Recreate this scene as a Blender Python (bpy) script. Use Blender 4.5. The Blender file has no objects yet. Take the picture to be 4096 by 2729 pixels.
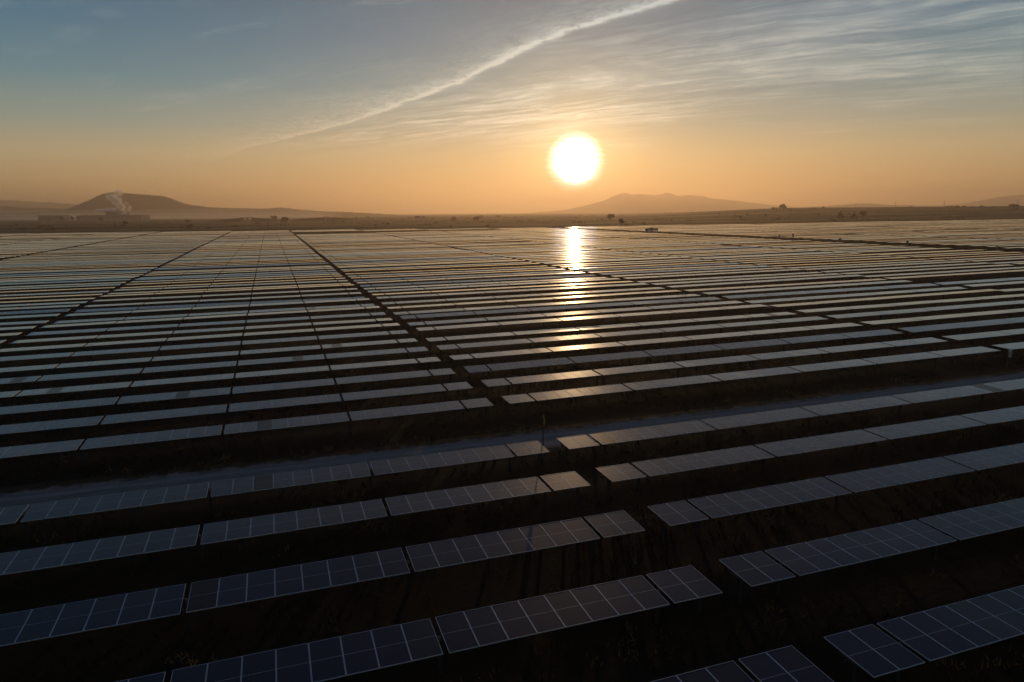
import bpy, math, random
import numpy as np
from mathutils import Vector, Matrix

scene = bpy.context.scene
random.seed(7)
rng = np.random.default_rng(11)

# ------------------------------------------------------------------ camera
CAM_POS = (-16.177, -15.357, 13.826)
PITCH, ROLL, YAW = 0.1821225, -0.0078343, 0.3294783
LENS = 2787.19 / 4096.0 * 36.0
cyw, syw = math.cos(YAW), math.sin(YAW)
fw = Vector((syw * math.cos(PITCH), cyw * math.cos(PITCH), -math.sin(PITCH)))
rt = Vector((cyw, -syw, 0))
up = rt.cross(fw)
r2 = rt * math.cos(ROLL) + up * math.sin(ROLL)
u2 = -rt * math.sin(ROLL) + up * math.cos(ROLL)
cam_data = bpy.data.cameras.new('camera')
cam = bpy.data.objects.new('camera', cam_data)
scene.collection.objects.link(cam)
cam.matrix_world = Matrix(((r2.x, u2.x, -fw.x, CAM_POS[0]), (r2.y, u2.y, -fw.y, CAM_POS[1]),
                           (r2.z, u2.z, -fw.z, CAM_POS[2]), (0, 0, 0, 1)))
cam_data.sensor_width = 36.0
cam_data.lens = LENS
cam_data.clip_start = 0.5
cam_data.clip_end = 30000.0
scene.camera = cam
O = Vector(CAM_POS)

# ------------------------------------------------------------------ render settings
scene.view_settings.view_transform = 'Standard'
scene.view_settings.look = 'None'
scene.view_settings.exposure = 0.15
scene.view_settings.gamma = 1.0
scene.view_settings.use_curve_mapping = False
scene.render.engine = 'CYCLES'
cy = scene.cycles
cy.max_bounces = 6
cy.diffuse_bounces = 2
cy.glossy_bounces = 3
cy.transmission_bounces = 2
cy.volume_bounces = 2
cy.transparent_max_bounces = 6
cy.caustics_reflective = False
cy.caustics_refractive = False
cy.sample_clamp_indirect = 4.0
try:
    cy.use_denoising = True
    cy.denoiser = 'OPENIMAGEDENOISE'
except Exception:
    pass

# ------------------------------------------------------------------ sun and sky
SUN_ELEV = math.radians(3.94)
SUN_AZ = math.radians(24.03)          # clockwise from +Y
S = Vector((math.sin(SUN_AZ) * math.cos(SUN_ELEV), math.cos(SUN_AZ) * math.cos(SUN_ELEV), math.sin(SUN_ELEV)))
sun_data = bpy.data.lights.new('sun', 'SUN')
sun_data.energy = 1.2
sun_data.angle = math.radians(0.53)
sun_data.color = (1.0, 0.62, 0.30)
sun = bpy.data.objects.new('sun', sun_data)
scene.collection.objects.link(sun)
sun.rotation_euler = S.to_track_quat('Z', 'Y').to_euler()


def lin(c):
    return tuple(((v / 255.0) / 12.92 if v / 255.0 <= 0.04045 else ((v / 255.0 + 0.055) / 1.055) ** 2.4) for v in c)


class E:
    """small expression builder over Math nodes"""
    tree = None

    def __init__(self, s):
        self.s = s

    @staticmethod
    def m(op, *a, clamp=False):
        n = E.tree.nodes.new('ShaderNodeMath')
        n.operation = op
        n.use_clamp = clamp
        for i, v in enumerate(a):
            if isinstance(v, E):
                E.tree.links.new(v.s, n.inputs[i])
            else:
                n.inputs[i].default_value = v
        return E(n.outputs[0])

    def __add__(self, o): return E.m('ADD', self, o)
    def __radd__(self, o): return E.m('ADD', o, self)
    def __sub__(self, o): return E.m('SUBTRACT', self, o)
    def __rsub__(self, o): return E.m('SUBTRACT', o, self)
    def __mul__(self, o): return E.m('MULTIPLY', self, o)
    def __rmul__(self, o): return E.m('MULTIPLY', o, self)
    def __truediv__(self, o): return E.m('DIVIDE', self, o)
    def __neg__(self): return E.m('MULTIPLY', self, -1.0)


def eexp(x): return E.m('EXPONENT', x)
def emax(a, b): return E.m('MAXIMUM', a, b)
def emin(a, b): return E.m('MINIMUM', a, b)


def sstep(x, a, b):
    n = E.tree.nodes.new('ShaderNodeMapRange')
    n.interpolation_type = 'SMOOTHSTEP'
    n.clamp = True
    E.tree.links.new(x.s, n.inputs[0])
    n.inputs[1].default_value = a
    n.inputs[2].default_value = b
    n.inputs[3].default_value = 0.0
    n.inputs[4].default_value = 1.0
    return E(n.outputs[0])


def comb(x, y, z):
    n = E.tree.nodes.new('ShaderNodeCombineXYZ')
    for i, v in enumerate((x, y, z)):
        if isinstance(v, E):
            E.tree.links.new(v.s, n.inputs[i])
        else:
            n.inputs[i].default_value = v
    return n.outputs[0]


def noise(vec, scale, detail=4.0, rough=0.55, dist=0.0):
    n = E.tree.nodes.new('ShaderNodeTexNoise')
    E.tree.links.new(vec, n.inputs['Vector'])
    n.inputs['Scale'].default_value = scale
    n.inputs['Detail'].default_value = detail
    n.inputs['Roughness'].default_value = rough
    n.inputs['Distortion'].default_value = dist
    return E(n.outputs[0])


def addcol(a, col, f):
    """a + col*f"""
    n = E.tree.nodes.new('ShaderNodeMix')
    n.data_type = 'RGBA'
    n.blend_type = 'ADD'
    n.clamp_factor = False
    E.tree.links.new(f.s, n.inputs[0])
    E.tree.links.new(a, n.inputs[6])
    n.inputs[7].default_value = (*col, 1)
    return n.outputs[2]


def mixcol(a, b, f):
    n = E.tree.nodes.new('ShaderNodeMix')
    n.data_type = 'RGBA'
    n.blend_type = 'MIX'
    if isinstance(f, E):
        E.tree.links.new(f.s, n.inputs[0])
    else:
        n.inputs[0].default_value = f
    for i, v in ((6, a), (7, b)):
        if isinstance(v, tuple):
            n.inputs[i].default_value = (*v, 1)
        else:
            E.tree.links.new(v, n.inputs[i])
    return n.outputs[2]


def ramp(x, stops):
    n = E.tree.nodes.new('ShaderNodeValToRGB')
    cr = n.color_ramp
    while len(cr.elements) < len(stops):
        cr.elements.new(0.5)
    for el, (p, c) in zip(cr.elements, stops):
        el.position = p
        el.color = (*c, 1)
    E.tree.links.new(x.s, n.inputs[0])
    return n.outputs[0]


world = bpy.data.worlds.new('World')
scene.world = world
world.use_nodes = True
wt = world.node_tree
wt.nodes.clear()
E.tree = wt
tc = wt.nodes.new('ShaderNodeTexCoord')
sep = wt.nodes.new('ShaderNodeSeparateXYZ')
wt.links.new(tc.outputs['Generated'], sep.inputs[0])
dx, dy, dz = E(sep.outputs[0]), E(sep.outputs[1]), E(sep.outputs[2])
zc = emax(dz, 0.0)
hor = E.m('SQRT', emax(dx * dx + dy * dy, 1e-6))
caz = (dx * math.sin(SUN_AZ) + dy * math.cos(SUN_AZ)) / hor           # cos of azimuth from the sun
cosang = emin(dx * S.x + dy * S.y + dz * S.z, 1.0)
ang = E.m('ARCCOSINE', emax(cosang, -1.0)) * (180 / math.pi)
# clear-sky gradient by elevation (sine)
SKY = [(0.0, (0.50, 0.280, 0.105)), (0.035, (0.53, 0.345, 0.150)), (0.075, (0.45, 0.375, 0.215)), (0.115, (0.235, 0.295, 0.255)),
       (0.165, (0.096, 0.212, 0.255)), (0.225, (0.050, 0.150, 0.225)), (0.33, (0.028, 0.080, 0.140)), (0.50, (0.014, 0.042, 0.092)), (1.0, (0.010, 0.028, 0.075))]
col = ramp(zc, SKY)
warm = eexp((caz - 1.0) * 11.0) * eexp(zc * -14.0)
col = addcol(col, (0.30, 0.125, 0.0), warm)
# brighter aureole about the sun
g1 = eexp(ang * (-1 / 9.0))
col = addcol(col, (0.13, 0.112, 0.060), g1)
g2 = eexp(ang * (-1 / 2.6)) * 1.6
col = addcol(col, (0.80, 0.46, 0.15), g2)
# physically based share of the sky
nish = wt.nodes.new('ShaderNodeTexSky')
nish.sky_type = 'NISHITA'
nish.sun_disc = False
nish.sun_elevation = SUN_ELEV
nish.sun_rotation = SUN_AZ
nish.dust_density = 3.0
nsc = wt.nodes.new('ShaderNodeMix')
nsc.data_type = 'RGBA'
nsc.blend_type = 'ADD'
nsc.inputs[0].default_value = 0.002
wt.links.new(col, nsc.inputs[6])
wt.links.new(nish.outputs[0], nsc.inputs[7])
col = nsc.outputs[2]

# cloud deck: direction -> point on a high curved layer
den = emax(dz, 0.0) + 0.08
px, py = dx / den, dy / den
above = sstep(dz, 0.004, 0.05)
wig = (noise(comb(px, py, 0.0), 1.3, 3.0) - 0.5) * 0.20 + (noise(comb(px, py, 3.0), 6.0, 4.0, 0.65) - 0.5) * 0.07
q = py - 4.0
fx = (((q * 0.01871655 - 0.04370672) * q - 0.09381858) * q - 0.30394353) * q + 0.93478596
s = px + wig - fx
# fine fibres run along the trail
fib = noise(comb(px * 2.0 + py * 7.0, px * 6.5 - py * 0.6, 0.0), 1.5, 6.0, 0.62, 0.6)
fine = noise(comb(px * 9.0 + py * 14.0, px * 22.0 - py * 3.0, 5.0), 1.6, 6.0, 0.7, 0.4)
core = eexp(-(E.m('ABSOLUTE', s + 0.02) * 46.0))
upside = sstep(s, 0.03, -0.02) * eexp(emin(s, 0.0) * (9.5 - sstep(py, 3.5, 4.4) * 6.0))
tr_in = sstep(py, 1.3, 2.4) * sstep(py, 6.95, 6.1)
trail = (core * sstep(py, 7.0, 3.4) * (fine * 1.1 + 0.32) + upside * sstep(fib * 0.55 + fine * 0.45, 0.36, 0.60) * 0.78) * tr_in
# cirrus sheet drawn out towards the sun's right
a = px * 0.69 + py * 0.72 * -1.0
b = px * 0.72 + py * 0.69
wa = (noise(comb(px, py, 9.0), 0.8, 4.0) - 0.5) * 1.1
c1 = noise(comb(a * 0.30, (b + wa * 0.6) * 1.5, 0.0), 1.3, 8.0, 0.62, 0.35)
c2 = noise(comb(a * 0.40 + 7.0, (b + wa * 0.40) * 3.6, 2.0), 1.5, 8.0, 0.66, 0.2)
big = noise(comb(px, py, 20.0), 0.42, 2.0)
# where the sheet lies (broad patch right of and above the sun, thinner elsewhere)
ux, uy = px - 2.0, py - 3.6
patch = eexp(-(((ux * 0.80 + uy * 0.60) * (ux * 0.80 + uy * 0.60)) * 0.55 + ((ux * 0.60 - uy * 0.80) * (ux * 0.60 - uy * 0.80)) * 0.11))
brk = sstep(noise(comb(px, py, 31.0), 1.5, 4.0, 0.6, 0.5), 0.36, 0.66)
fea = noise(comb(a * 1.5, (b + wa * 0.30) * 7.0, 6.0), 1.6, 7.0, 0.72, 0.9)
vx, vy = px - 1.25, py - 4.9
sa, sb = vx * 0.67 - vy * 0.74, vx * 0.74 + vy * 0.67
near_sun = eexp(-(sa * sa * 0.75 + sb * sb * 6.5))
sheet = (sstep(c1, 0.42, 0.66) * 0.50 + sstep(c2, 0.46, 0.64) * 0.40 + sstep(fea, 0.44, 0.68) * 0.42) * (brk * 0.75 + 0.25) * (patch * 1.15 + sstep(big, 0.50, 0.70) * 0.14)
wisp = (noise(comb(a * 0.6 + 3.0, (b + wa * 0.5) * 3.0, 12.0), 1.1, 7.0, 0.68, 0.7))
sheet = sheet * (sstep(s, -0.10, 0.40) * 0.75 + 0.25) + sstep(wisp, 0.50, 0.72) * brk * 0.32
sheet = sheet + near_sun * sstep(c2 * 0.5 + fea * 0.5, 0.43, 0.60) * 0.95
cl = emin(trail + sheet * 0.85, 0.95) * above
cbase = ramp(zc, [(0.0, lin((206, 168, 120))), (0.06, lin((212, 182, 136))), (0.14, lin((194, 194, 178))), (0.25, lin((172, 186, 188))), (0.6, lin((120, 130, 140))), (1.0, lin((90, 100, 112)))])
ccol = addcol(cbase, (0.58, 0.46, 0.31), eexp(ang * (-1 / 7.5)))
ccol = addcol(ccol, (2.2, 1.7, 1.1), eexp(ang * (-1 / 2.0)))
col = mixcol(col, ccol, cl)
# the blown-out disc of the sun with its ragged bright rim
rim = (noise(comb(px * 1.0, py * 3.0, 0.0), 2.2, 4.0) - 0.5) * 0.9
disc = sstep(ang + rim * 0.9, 2.55, 1.60)
col = addcol(col, (0.9, 0.9, 0.85), disc)
disc = sstep(ang + rim * 0.8, 1.95, 1.35)
col = addcol(col, (1.4, 1.6, 2.0), disc)
# nothing but dark earth below the horizon
bg = wt.nodes.new('ShaderNodeBackground')
bg.inputs[1].default_value = 1.0
wt.links.new(col, bg.inputs[0])
wo = wt.nodes.new('ShaderNodeOutputWorld')
wt.links.new(bg.outputs[0], wo.inputs[0])
world.cycles.sampling_method = 'MANUAL'
world.cycles.sample_map_resolution = 1024

# ------------------------------------------------------------------ terrain
CF = np.array([-2.4009380272576193, 2.2486304459259205, 3.28917220290946, 2.062360795586038, -1.773566230650517])


def zt(u, v):
    """height of the tracker plane over the gently sloping site"""
    u = np.asarray(u, float)
    v = np.asarray(v, float)
    vv = np.maximum(v + 30, -30)
    a = 1 - np.exp(-vv / 40.0)
    b = 1 - np.exp(-vv / 250.0)
    U = np.tanh(u / 400.0)
    return CF[0] * a + CF[1] * b + CF[2] * U + CF[3] * U * U + CF[4] * U * b


def nsm(x, a, b):
    t = np.clip((x - a) / (b - a), 0, 1)
    return t * t * (3 - 2 * t)


def ground_z(u, v):
    u = np.asarray(u, float)
    v = np.asarray(v, float)
    du, dv = u - CAM_POS[0], v - CAM_POS[1]
    r = np.hypot(du, dv)
    az = np.degrees(np.arctan2(du, dv))
    return zt(u, v) - 1.55 + 19 * nsm(r, 900, 2300) * nsm(az, 27, 41)


# ------------------------------------------------------------------ helpers
COL = scene.collection


def mesh_np(name, V, F, mats=None, mi=None, smooth=False):
    """V (n,3), F list of index tuples or (m,k) array"""
    me = bpy.data.meshes.new(name)
    V = np.asarray(V, dtype=np.float64)
    if isinstance(F, np.ndarray):
        m, k = F.shape
        me.vertices.add(len(V))
        me.vertices.foreach_set('co', V.ravel())
        me.loops.add(m * k)
        me.loops.foreach_set('vertex_index', F.ravel().astype(np.int32))
        me.polygons.add(m)
        me.polygons.foreach_set('loop_start', np.arange(0, m * k, k, dtype=np.int32))
        me.polygons.foreach_set('loop_total', np.full(m, k, dtype=np.int32))
        me.update(calc_edges=True)
    else:
        me.from_pydata([tuple(v) for v in V], [], F)
    for mm in (mats or []):
        me.materials.append(mm)
    if mi is not None:
        me.polygons.foreach_set('material_index', np.asarray(mi, dtype=np.int32))
    if smooth:
        me.polygons.foreach_set('use_smooth', np.ones(len(me.polygons), dtype=bool))
    else:
        me.shade_flat()
    me.update()
    return me


def link(name, data, parent=None, loc=None, rot=None):
    o = bpy.data.objects.new(name, data)
    COL.objects.link(o)
    if parent is not None:
        o.parent = parent
    if loc is not None:
        o.location = loc
    if rot is not None:
        o.rotation_euler = rot
    return o


def tag(o, label=None, cat=None, group=None, kind=None):
    if label: o['label'] = label
    if cat: o['category'] = cat
    if group: o['group'] = group
    if kind: o['kind'] = kind
    return o


class MB:
    """collects boxes, bars and tubes into one mesh"""

    def __init__(self):
        self.v, self.f, self.m = [], [], []

    def quad(self, pts, mat=0):
        n = len(self.v)
        self.v += [tuple(p) for p in pts]
        self.f.append(tuple(range(n, n + len(pts))))
        self.m.append(mat)

    def box(self, x0, x1, y0, y1, z0, z1, mat=0):
        n = len(self.v)
        self.v += [(x, y, z) for z in (z0, z1) for x, y in ((x0, y0), (x1, y0), (x1, y1), (x0, y1))]
        for f in ((3, 2, 1, 0), (4, 5, 6, 7), (0, 1, 5, 4), (1, 2, 6, 5), (2, 3, 7, 6), (3, 0, 4, 7)):
            self.f.append(tuple(n + i for i in f))
            self.m.append(mat)

    def tube(self, pts, r, n=8, mat=0, cap=True):
        pts = [Vector(p) for p in pts]
        rr = r if isinstance(r, (list, tuple)) else [r] * len(pts)
        base = len(self.v)
        for i, p in enumerate(pts):
            t = (pts[min(i + 1, len(pts) - 1)] - pts[max(i - 1, 0)]).normalized()
            a = t.cross(Vector((0, 0, 1)))
            if a.length < 1e-3:
                a = Vector((1, 0, 0))
            a.normalize()
            b = t.cross(a)
            for k in range(n):
                th = 2 * math.pi * k / n
                self.v.append(tuple(p + (a * math.cos(th) + b * math.sin(th)) * rr[i]))
        for i in range(len(pts) - 1):
            for k in range(n):
                k2 = (k + 1) % n
                self.f.append((base + i * n + k, base + (i + 1) * n + k, base + (i + 1) * n + k2, base + i * n + k2))
                self.m.append(mat)
        if cap:
            self.f.append(tuple(base + k for k in range(n)))
            self.m.append(mat)
            self.f.append(tuple(base + (len(pts) - 1) * n + k for k in reversed(range(n))))
            self.m.append(mat)

    def mesh(self, name, mats):
        me = bpy.data.meshes.new(name)
        me.from_pydata(self.v, [], self.f)
        for mm in mats:
            me.materials.append(mm)
        me.polygons.foreach_set('material_index', np.asarray(self.m, dtype=np.int32))
        me.update()
        return me


def new_mat(name):
    m = bpy.data.materials.new(name)
    m.use_nodes = True
    nt = m.node_tree
    E.tree = nt
    b = nt.nodes['Principled BSDF']
    return m, nt, b


def simple(name, colr, rough=0.6, metal=0.0, var=0.25, scale=6.0, bump=0.0, spec=0.5):
    m, nt, b = new_mat(name)
    t = nt.nodes.new('ShaderNodeTexCoord')
    n = noise(t.outputs['Object'], scale, 4.0)
    c0 = tuple(v * (1 - var) for v in colr)
    c1 = tuple(min(1, v * (1 + var)) for v in colr)
    nt.links.new(mixcol(c0, c1, sstep(n, 0.3, 0.7)), b.inputs['Base Color'])
    b.inputs['Roughness'].default_value = rough
    b.inputs['Metallic'].default_value = metal
    b.inputs['Specular IOR Level'].default_value = spec
    if bump:
        bn = nt.nodes.new('ShaderNodeBump')
        bn.inputs['Strength'].default_value = bump
        bn.inputs['Distance'].default_value = 0.05
        nt.links.new(n.s, bn.inputs['Height'])
        nt.links.new(bn.outputs[0], b.inputs['Normal'])
    return m


# ------------------------------------------------------------------ materials
def make_ground_mat():
    m, nt, b = new_mat('dry_grass_ground')
    geo = nt.nodes.new('ShaderNodeNewGeometry')
    pos = geo.outputs['Position']
    sp = nt.nodes.new('ShaderNodeSeparateXYZ')
    nt.links.new(pos, sp.inputs[0])
    x, y = E(sp.outputs[0]), E(sp.outputs[1])
    fine_ = noise(pos, 1.3, 6.0, 0.65)
    patch_ = noise(pos, 0.09, 5.0, 0.6)
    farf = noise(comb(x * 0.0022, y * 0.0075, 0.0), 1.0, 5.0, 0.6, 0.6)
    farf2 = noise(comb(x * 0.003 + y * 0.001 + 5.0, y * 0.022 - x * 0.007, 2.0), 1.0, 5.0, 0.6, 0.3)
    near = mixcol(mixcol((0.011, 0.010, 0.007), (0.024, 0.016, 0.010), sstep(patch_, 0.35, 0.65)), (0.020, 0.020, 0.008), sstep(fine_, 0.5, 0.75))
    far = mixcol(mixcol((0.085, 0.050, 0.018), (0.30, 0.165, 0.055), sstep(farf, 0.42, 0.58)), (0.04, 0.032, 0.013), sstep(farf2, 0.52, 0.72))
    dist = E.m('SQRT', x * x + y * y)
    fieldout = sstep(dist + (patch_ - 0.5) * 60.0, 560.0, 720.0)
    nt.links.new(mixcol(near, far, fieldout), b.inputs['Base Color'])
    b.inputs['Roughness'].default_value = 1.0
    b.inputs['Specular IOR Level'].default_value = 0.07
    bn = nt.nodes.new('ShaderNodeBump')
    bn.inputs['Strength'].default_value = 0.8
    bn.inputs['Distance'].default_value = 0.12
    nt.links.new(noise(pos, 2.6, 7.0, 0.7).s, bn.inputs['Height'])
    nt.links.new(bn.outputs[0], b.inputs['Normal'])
    return m


def make_road_mat():
    m, nt, b = new_mat('packed_dirt')
    geo = nt.nodes.new('ShaderNodeNewGeometry')
    pos = geo.outputs['Position']
    sp = nt.nodes.new('ShaderNodeSeparateXYZ')
    nt.links.new(pos, sp.inputs[0])
    x, y = E(sp.outputs[0]), E(sp.outputs[1])
    n1 = noise(comb(x * 0.25, y * 2.2, 0.0), 1.0, 5.0, 0.6, 0.3)
    n2 = noise(pos, 7.0, 6.0, 0.7)
    c = mixcol((0.15, 0.125, 0.108), (0.28, 0.242, 0.215), sstep(n1 * 0.6 + n2 * 0.4, 0.35, 0.65))
    off = E.m('ABSOLUTE', y - 31.1 - emax(-x - 6.0, 0.0) * 0.025)
    rut = eexp(-((off - 0.85) * (off - 0.85) * 18.0))
    c = mixcol(c, (0.36, 0.33, 0.31), rut * 0.5)
    n3 = noise(pos, 0.9, 6.0, 0.7)
    verge = sstep(off + (n3 - 0.5) * 2.6 + (n2 - 0.5) * 1.2, 1.5, 2.3)
    c = mixcol(c, (0.020, 0.015, 0.009), verge)
    nt.links.new(c, b.inputs['Base Color'])
    b.inputs['Roughness'].default_value = 0.95
    b.inputs['Specular IOR Level'].default_value = 0.15
    bn = nt.nodes.new('ShaderNodeBump')
    bn.inputs['Strength'].default_value = 0.6
    bn.inputs['Distance'].default_value = 0.04
    nt.links.new((n1 * 0.6 + n2 * 0.4).s, bn.inputs['Height'])
    nt.links.new(bn.outputs[0], b.inputs['Normal'])
    return m


def make_glass_mat(name, base, rough, lines=True, coat=0.6):
    """dusty solar glass over dark cells; faint cell columns run along the module"""
    m, nt, b = new_mat(name)
    t = nt.nodes.new('ShaderNodeTexCoord')
    sp = nt.nodes.new('ShaderNodeSeparateXYZ')
    nt.links.new(t.outputs['Object'], sp.inputs[0])
    x, y = E(sp.outputs[0]), E(sp.outputs[1])
    oi = nt.nodes.new('ShaderNodeObjectInfo')
    r = E(oi.outputs['Random'])
    dust = noise(t.outputs['Object'], 1.7, 5.0, 0.6)
    c = mixcol(tuple(v * 0.75 for v in base), tuple(v * 1.5 for v in base), sstep(dust * 0.6 + r * 0.4, 0.3, 0.7))
    if lines:
        # six cell columns, 0.18 m each, with thin pale gaps and finer busbars
        fx_ = E.m('ABSOLUTE', E.m('FRACT', x * (6 / 1.06) + 30.0) - 0.5)
        gap = sstep(fx_, 0.47, 0.497)
        fb = E.m('ABSOLUTE', E.m('FRACT', x * (30 / 1.06) + 30.0) - 0.5)
        bus = sstep(fb, 0.40, 0.49)
        c = mixcol(c, tuple(v * 3.0 + 0.01 for v in base), emin(gap * 0.5 + bus * 0.22, 1.0))
    nt.links.new(c, b.inputs['Base Color'])
    b.inputs['Roughness'].default_value = rough
    b.inputs['IOR'].default_value = 1.5
    b.inputs['Coat Weight'].default_value = coat
    b.inputs['Coat Roughness'].default_value = 0.05
    b.inputs['Coat IOR'].default_value = 1.22
    b.inputs['Specular IOR Level'].default_value = 0.24
    return m


M = {}
M['ground'] = make_ground_mat()
M['road'] = make_road_mat()
M['glass'] = make_glass_mat('solar_glass', (0.0012, 0.0036, 0.0150), 0.29, coat=1.0)
M['glass_dark'] = make_glass_mat('solar_glass_dusty', (0.006, 0.006, 0.006), 0.30, coat=0.0)
M['frame'] = simple('anodised_frame', (0.78, 0.81, 0.86), 0.42, 0.75, 0.12, 20)
M['steel'] = simple('weathered_steel', (0.028, 0.030, 0.034), 0.75, 0.2, 0.3, 12)
M['under'] = simple('panel_backsheet', (0.05, 0.05, 0.055), 0.7, 0, 0.1)
M['strip'] = simple('white_strip', (0.62, 0.64, 0.68), 0.4, 0.0, 0.1)
M['cable'] = simple('blue_cable', (0.03, 0.06, 0.13), 0.5)
M['brass'] = simple('bearing_metal', (0.20, 0.13, 0.06), 0.5, 0.5)
M['yellow'] = simple('yellow_sign_paint', (0.55, 0.33, 0.02), 0.5)
M['post_dark'] = simple('dark_post_paint', (0.03, 0.03, 0.035), 0.5)
M['white'] = simple('white_cabinet_paint', (0.28, 0.29, 0.31), 0.6, 0, 0.1)
M['wood'] = simple('weathered_wood', (0.07, 0.05, 0.035), 0.9, 0, 0.3, 3)
M['bark'] = simple('bark', (0.05, 0.036, 0.024), 0.95, 0, 0.3, 4)
M['leaf'] = simple('dull_green_leaves', (0.030, 0.032, 0.012), 0.8, 0, 0.5, 0.8, spec=0.2)
M['leaf_b'] = simple('olive_leaves', (0.045, 0.036, 0.014), 0.8, 0, 0.5, 0.8, spec=0.2)
M['conif'] = simple('conifer_needles', (0.018, 0.025, 0.010), 0.85, 0, 0.4, 1.2, spec=0.2)
M['weed_dark'] = simple('dark_grass', (0.018, 0.017, 0.008), 0.95, 0, 0.5, 0.4, spec=0.1)
M['weed'] = simple('dry_weeds', (0.20, 0.12, 0.035), 0.9, 0, 0.6, 0.4, spec=0.1)
M['hill'] = simple('scrub_hillside', (0.055, 0.048, 0.028), 1.0, 0, 0.45, 0.012, spec=0.05)
M['wall'] = simple('grey_cladding', (0.10, 0.11, 0.14), 0.7, 0, 0.12, 0.08)
M['roof'] = simple('grey_roof_sheet', (0.13, 0.14, 0.17), 0.6, 0, 0.12, 0.08)
M['concrete'] = simple('concrete', (0.28, 0.26, 0.23), 0.85, 0, 0.2, 0.4)
M['pane'] = simple('dark_window', (0.02, 0.025, 0.03), 0.2)
M['door'] = simple('olive_door', (0.07, 0.06, 0.03), 0.6)

# ------------------------------------------------------------------ ground sheet
rs = np.concatenate([[0.0], np.linspace(6, 90, 43), np.geomspace(94, 14000, 150)])
azs = np.concatenate([np.arange(-32, 68.01, 0.5), np.arange(70, 328, 6.0)])
na = len(azs)
R, A = np.meshgrid(rs[1:], np.radians(azs), indexing='ij')
X = CAM_POS[0] + R * np.sin(A)
Y = CAM_POS[1] + R * np.cos(A)
Z = ground_z(X, Y)
# low relief of the open plain
und = (np.sin(X * 0.0031 + 1.3) * np.cos(Y * 0.0023) * 0.9 + np.sin(X * 0.011 + Y * 0.006) * 0.35) * nsm(R, 720, 1300)
Z = Z + und * (1 - nsm(R, 2500, 5000))
V = np.concatenate([[[CAM_POS[0], CAM_POS[1], float(ground_z(CAM_POS[0], CAM_POS[1]))]], np.stack([X, Y, Z], -1).reshape(-1, 3)])
i, j = np.meshgrid(np.arange(len(rs) - 2), np.arange(na), indexing='ij')
j2 = (j + 1) % na
F = np.stack([1 + i * na + j, 1 + (i + 1) * na + j, 1 + (i + 1) * na + j2, 1 + i * na + j2], -1).reshape(-1, 4)
F = np.concatenate([F, np.array([[0, 0, 0, 0]])])[:-1]
faces = [tuple(f) for f in F[:, ::-1]] + [(0, 1 + (k + 1) % na, 1 + k) for k in range(na)]
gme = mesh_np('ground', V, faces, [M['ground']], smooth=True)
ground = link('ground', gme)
tag(ground, kind='structure')

# dirt road between the rows, edges worn uneven
xs = np.arange(-75, 150, 0.8)
e1 = 28.3 + 0.10 * np.sin(xs * 0.23) + rng.normal(0, 0.05, len(xs)) + 0.010 * np.maximum(-xs - 5, 0)
e2 = 34.0 + 0.12 * np.sin(xs * 0.19 + 2) + rng.normal(0, 0.06, len(xs)) + 0.04 * np.maximum(-xs - 8, 0)
nst = 8
V = []
for k in range(nst):
    t = k / (nst - 1)
    yy = e1 * (1 - t) + e2 * t
    V.append(np.stack([xs, yy, ground_z(xs, yy) + 0.03 - 0.02 * math.cos(4 * math.pi * t)], -1))
V = np.concatenate(V)
n = len(xs)
F = np.array([(k * n + q_, k * n + q_ + 1, (k + 1) * n + q_ + 1, (k + 1) * n + q_) for k in range(nst - 1) for q_ in range(n - 1)])
road = link('dirt_road', mesh_np('dirt_road', V, F, [M['road']], smooth=True))
tag(road, kind='structure')

# ------------------------------------------------------------------ hills
LEFT_HILL = [(-1831, 4367, 14.4), (-1603, 4290, 23.2), (-1375, 4214, 32.1), (-1168, 4143, 30.5), (-1043, 4103, 42.3), (-960, 4076, 50.3), (-907, 4062, 71.3), (-854, 4048, 96.7), (-800, 4035, 124.2), (-769, 4026, 130.4), (-696, 4000, 125.6), (-583, 3960, 116.0), (-491, 3925, 100.2), (-400, 3888, 67.2), (-298, 3850, 51.3), (-174, 3806, 46.0), (-50, 3763, 42.9), (33, 3736, 46.5), (115, 3706, 39.4), (238, 3662, 27.6), (362, 3618, 22.3), (485, 3574, 14.8), (691, 3501, 0.3), (938, 3414, -14.7)]
LEFT_RIDGE = [(-3106, 5675, 79.6), (-2595, 5506, 109.8), (-2087, 5333, 113.6), (-1784, 5225, 90.0), (-1581, 5154, 80.4), (-1404, 5090, 65.7), (-1176, 5010, 56.0), (-923, 4922, 46.0), (-568, 4798, 32.5), (-264, 4690, 11.5), (40, 4583, -4.1)]
FAR_LEFT = [(-5457, 9396, 158.7), (-3798, 8841, 205.6), (-2973, 8552, 190.1), (-2560, 8409, 178.1), (-2230, 8292, 158.2), (-1942, 8190, 138.6), (-1489, 8028, 100.5), (-830, 7794, 60.8), (-88, 7533, 20.3), (323, 7386, -8.9)]
MID = [(1758, 6355, -27.1), (2144, 6229, 1.7), (2607, 6077, 33.9), (2763, 6030, 68.6), (2939, 5979, 115.1), (3017, 5957, 142.4), (3097, 5938, 181.7), (3143, 5923, 189.3), (3211, 5896, 168.8), (3269, 5878, 178.3), (3327, 5857, 171.8), (3383, 5836, 159.4), (3442, 5817, 166.9), (3500, 5800, 184.4), (3557, 5779, 173.9), (3613, 5755, 149.5), (3652, 5744, 161.2), (3729, 5718, 162.5), (3805, 5690, 151.9), (3919, 5646, 127.0), (4034, 5605, 118.1), (4148, 5563, 101.2), (4300, 5507, 84.0), (4452, 5450, 58.8), (4720, 5355, 40.6), (5103, 5221, 21.5), (5677, 5020, -3.1)]
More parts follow.
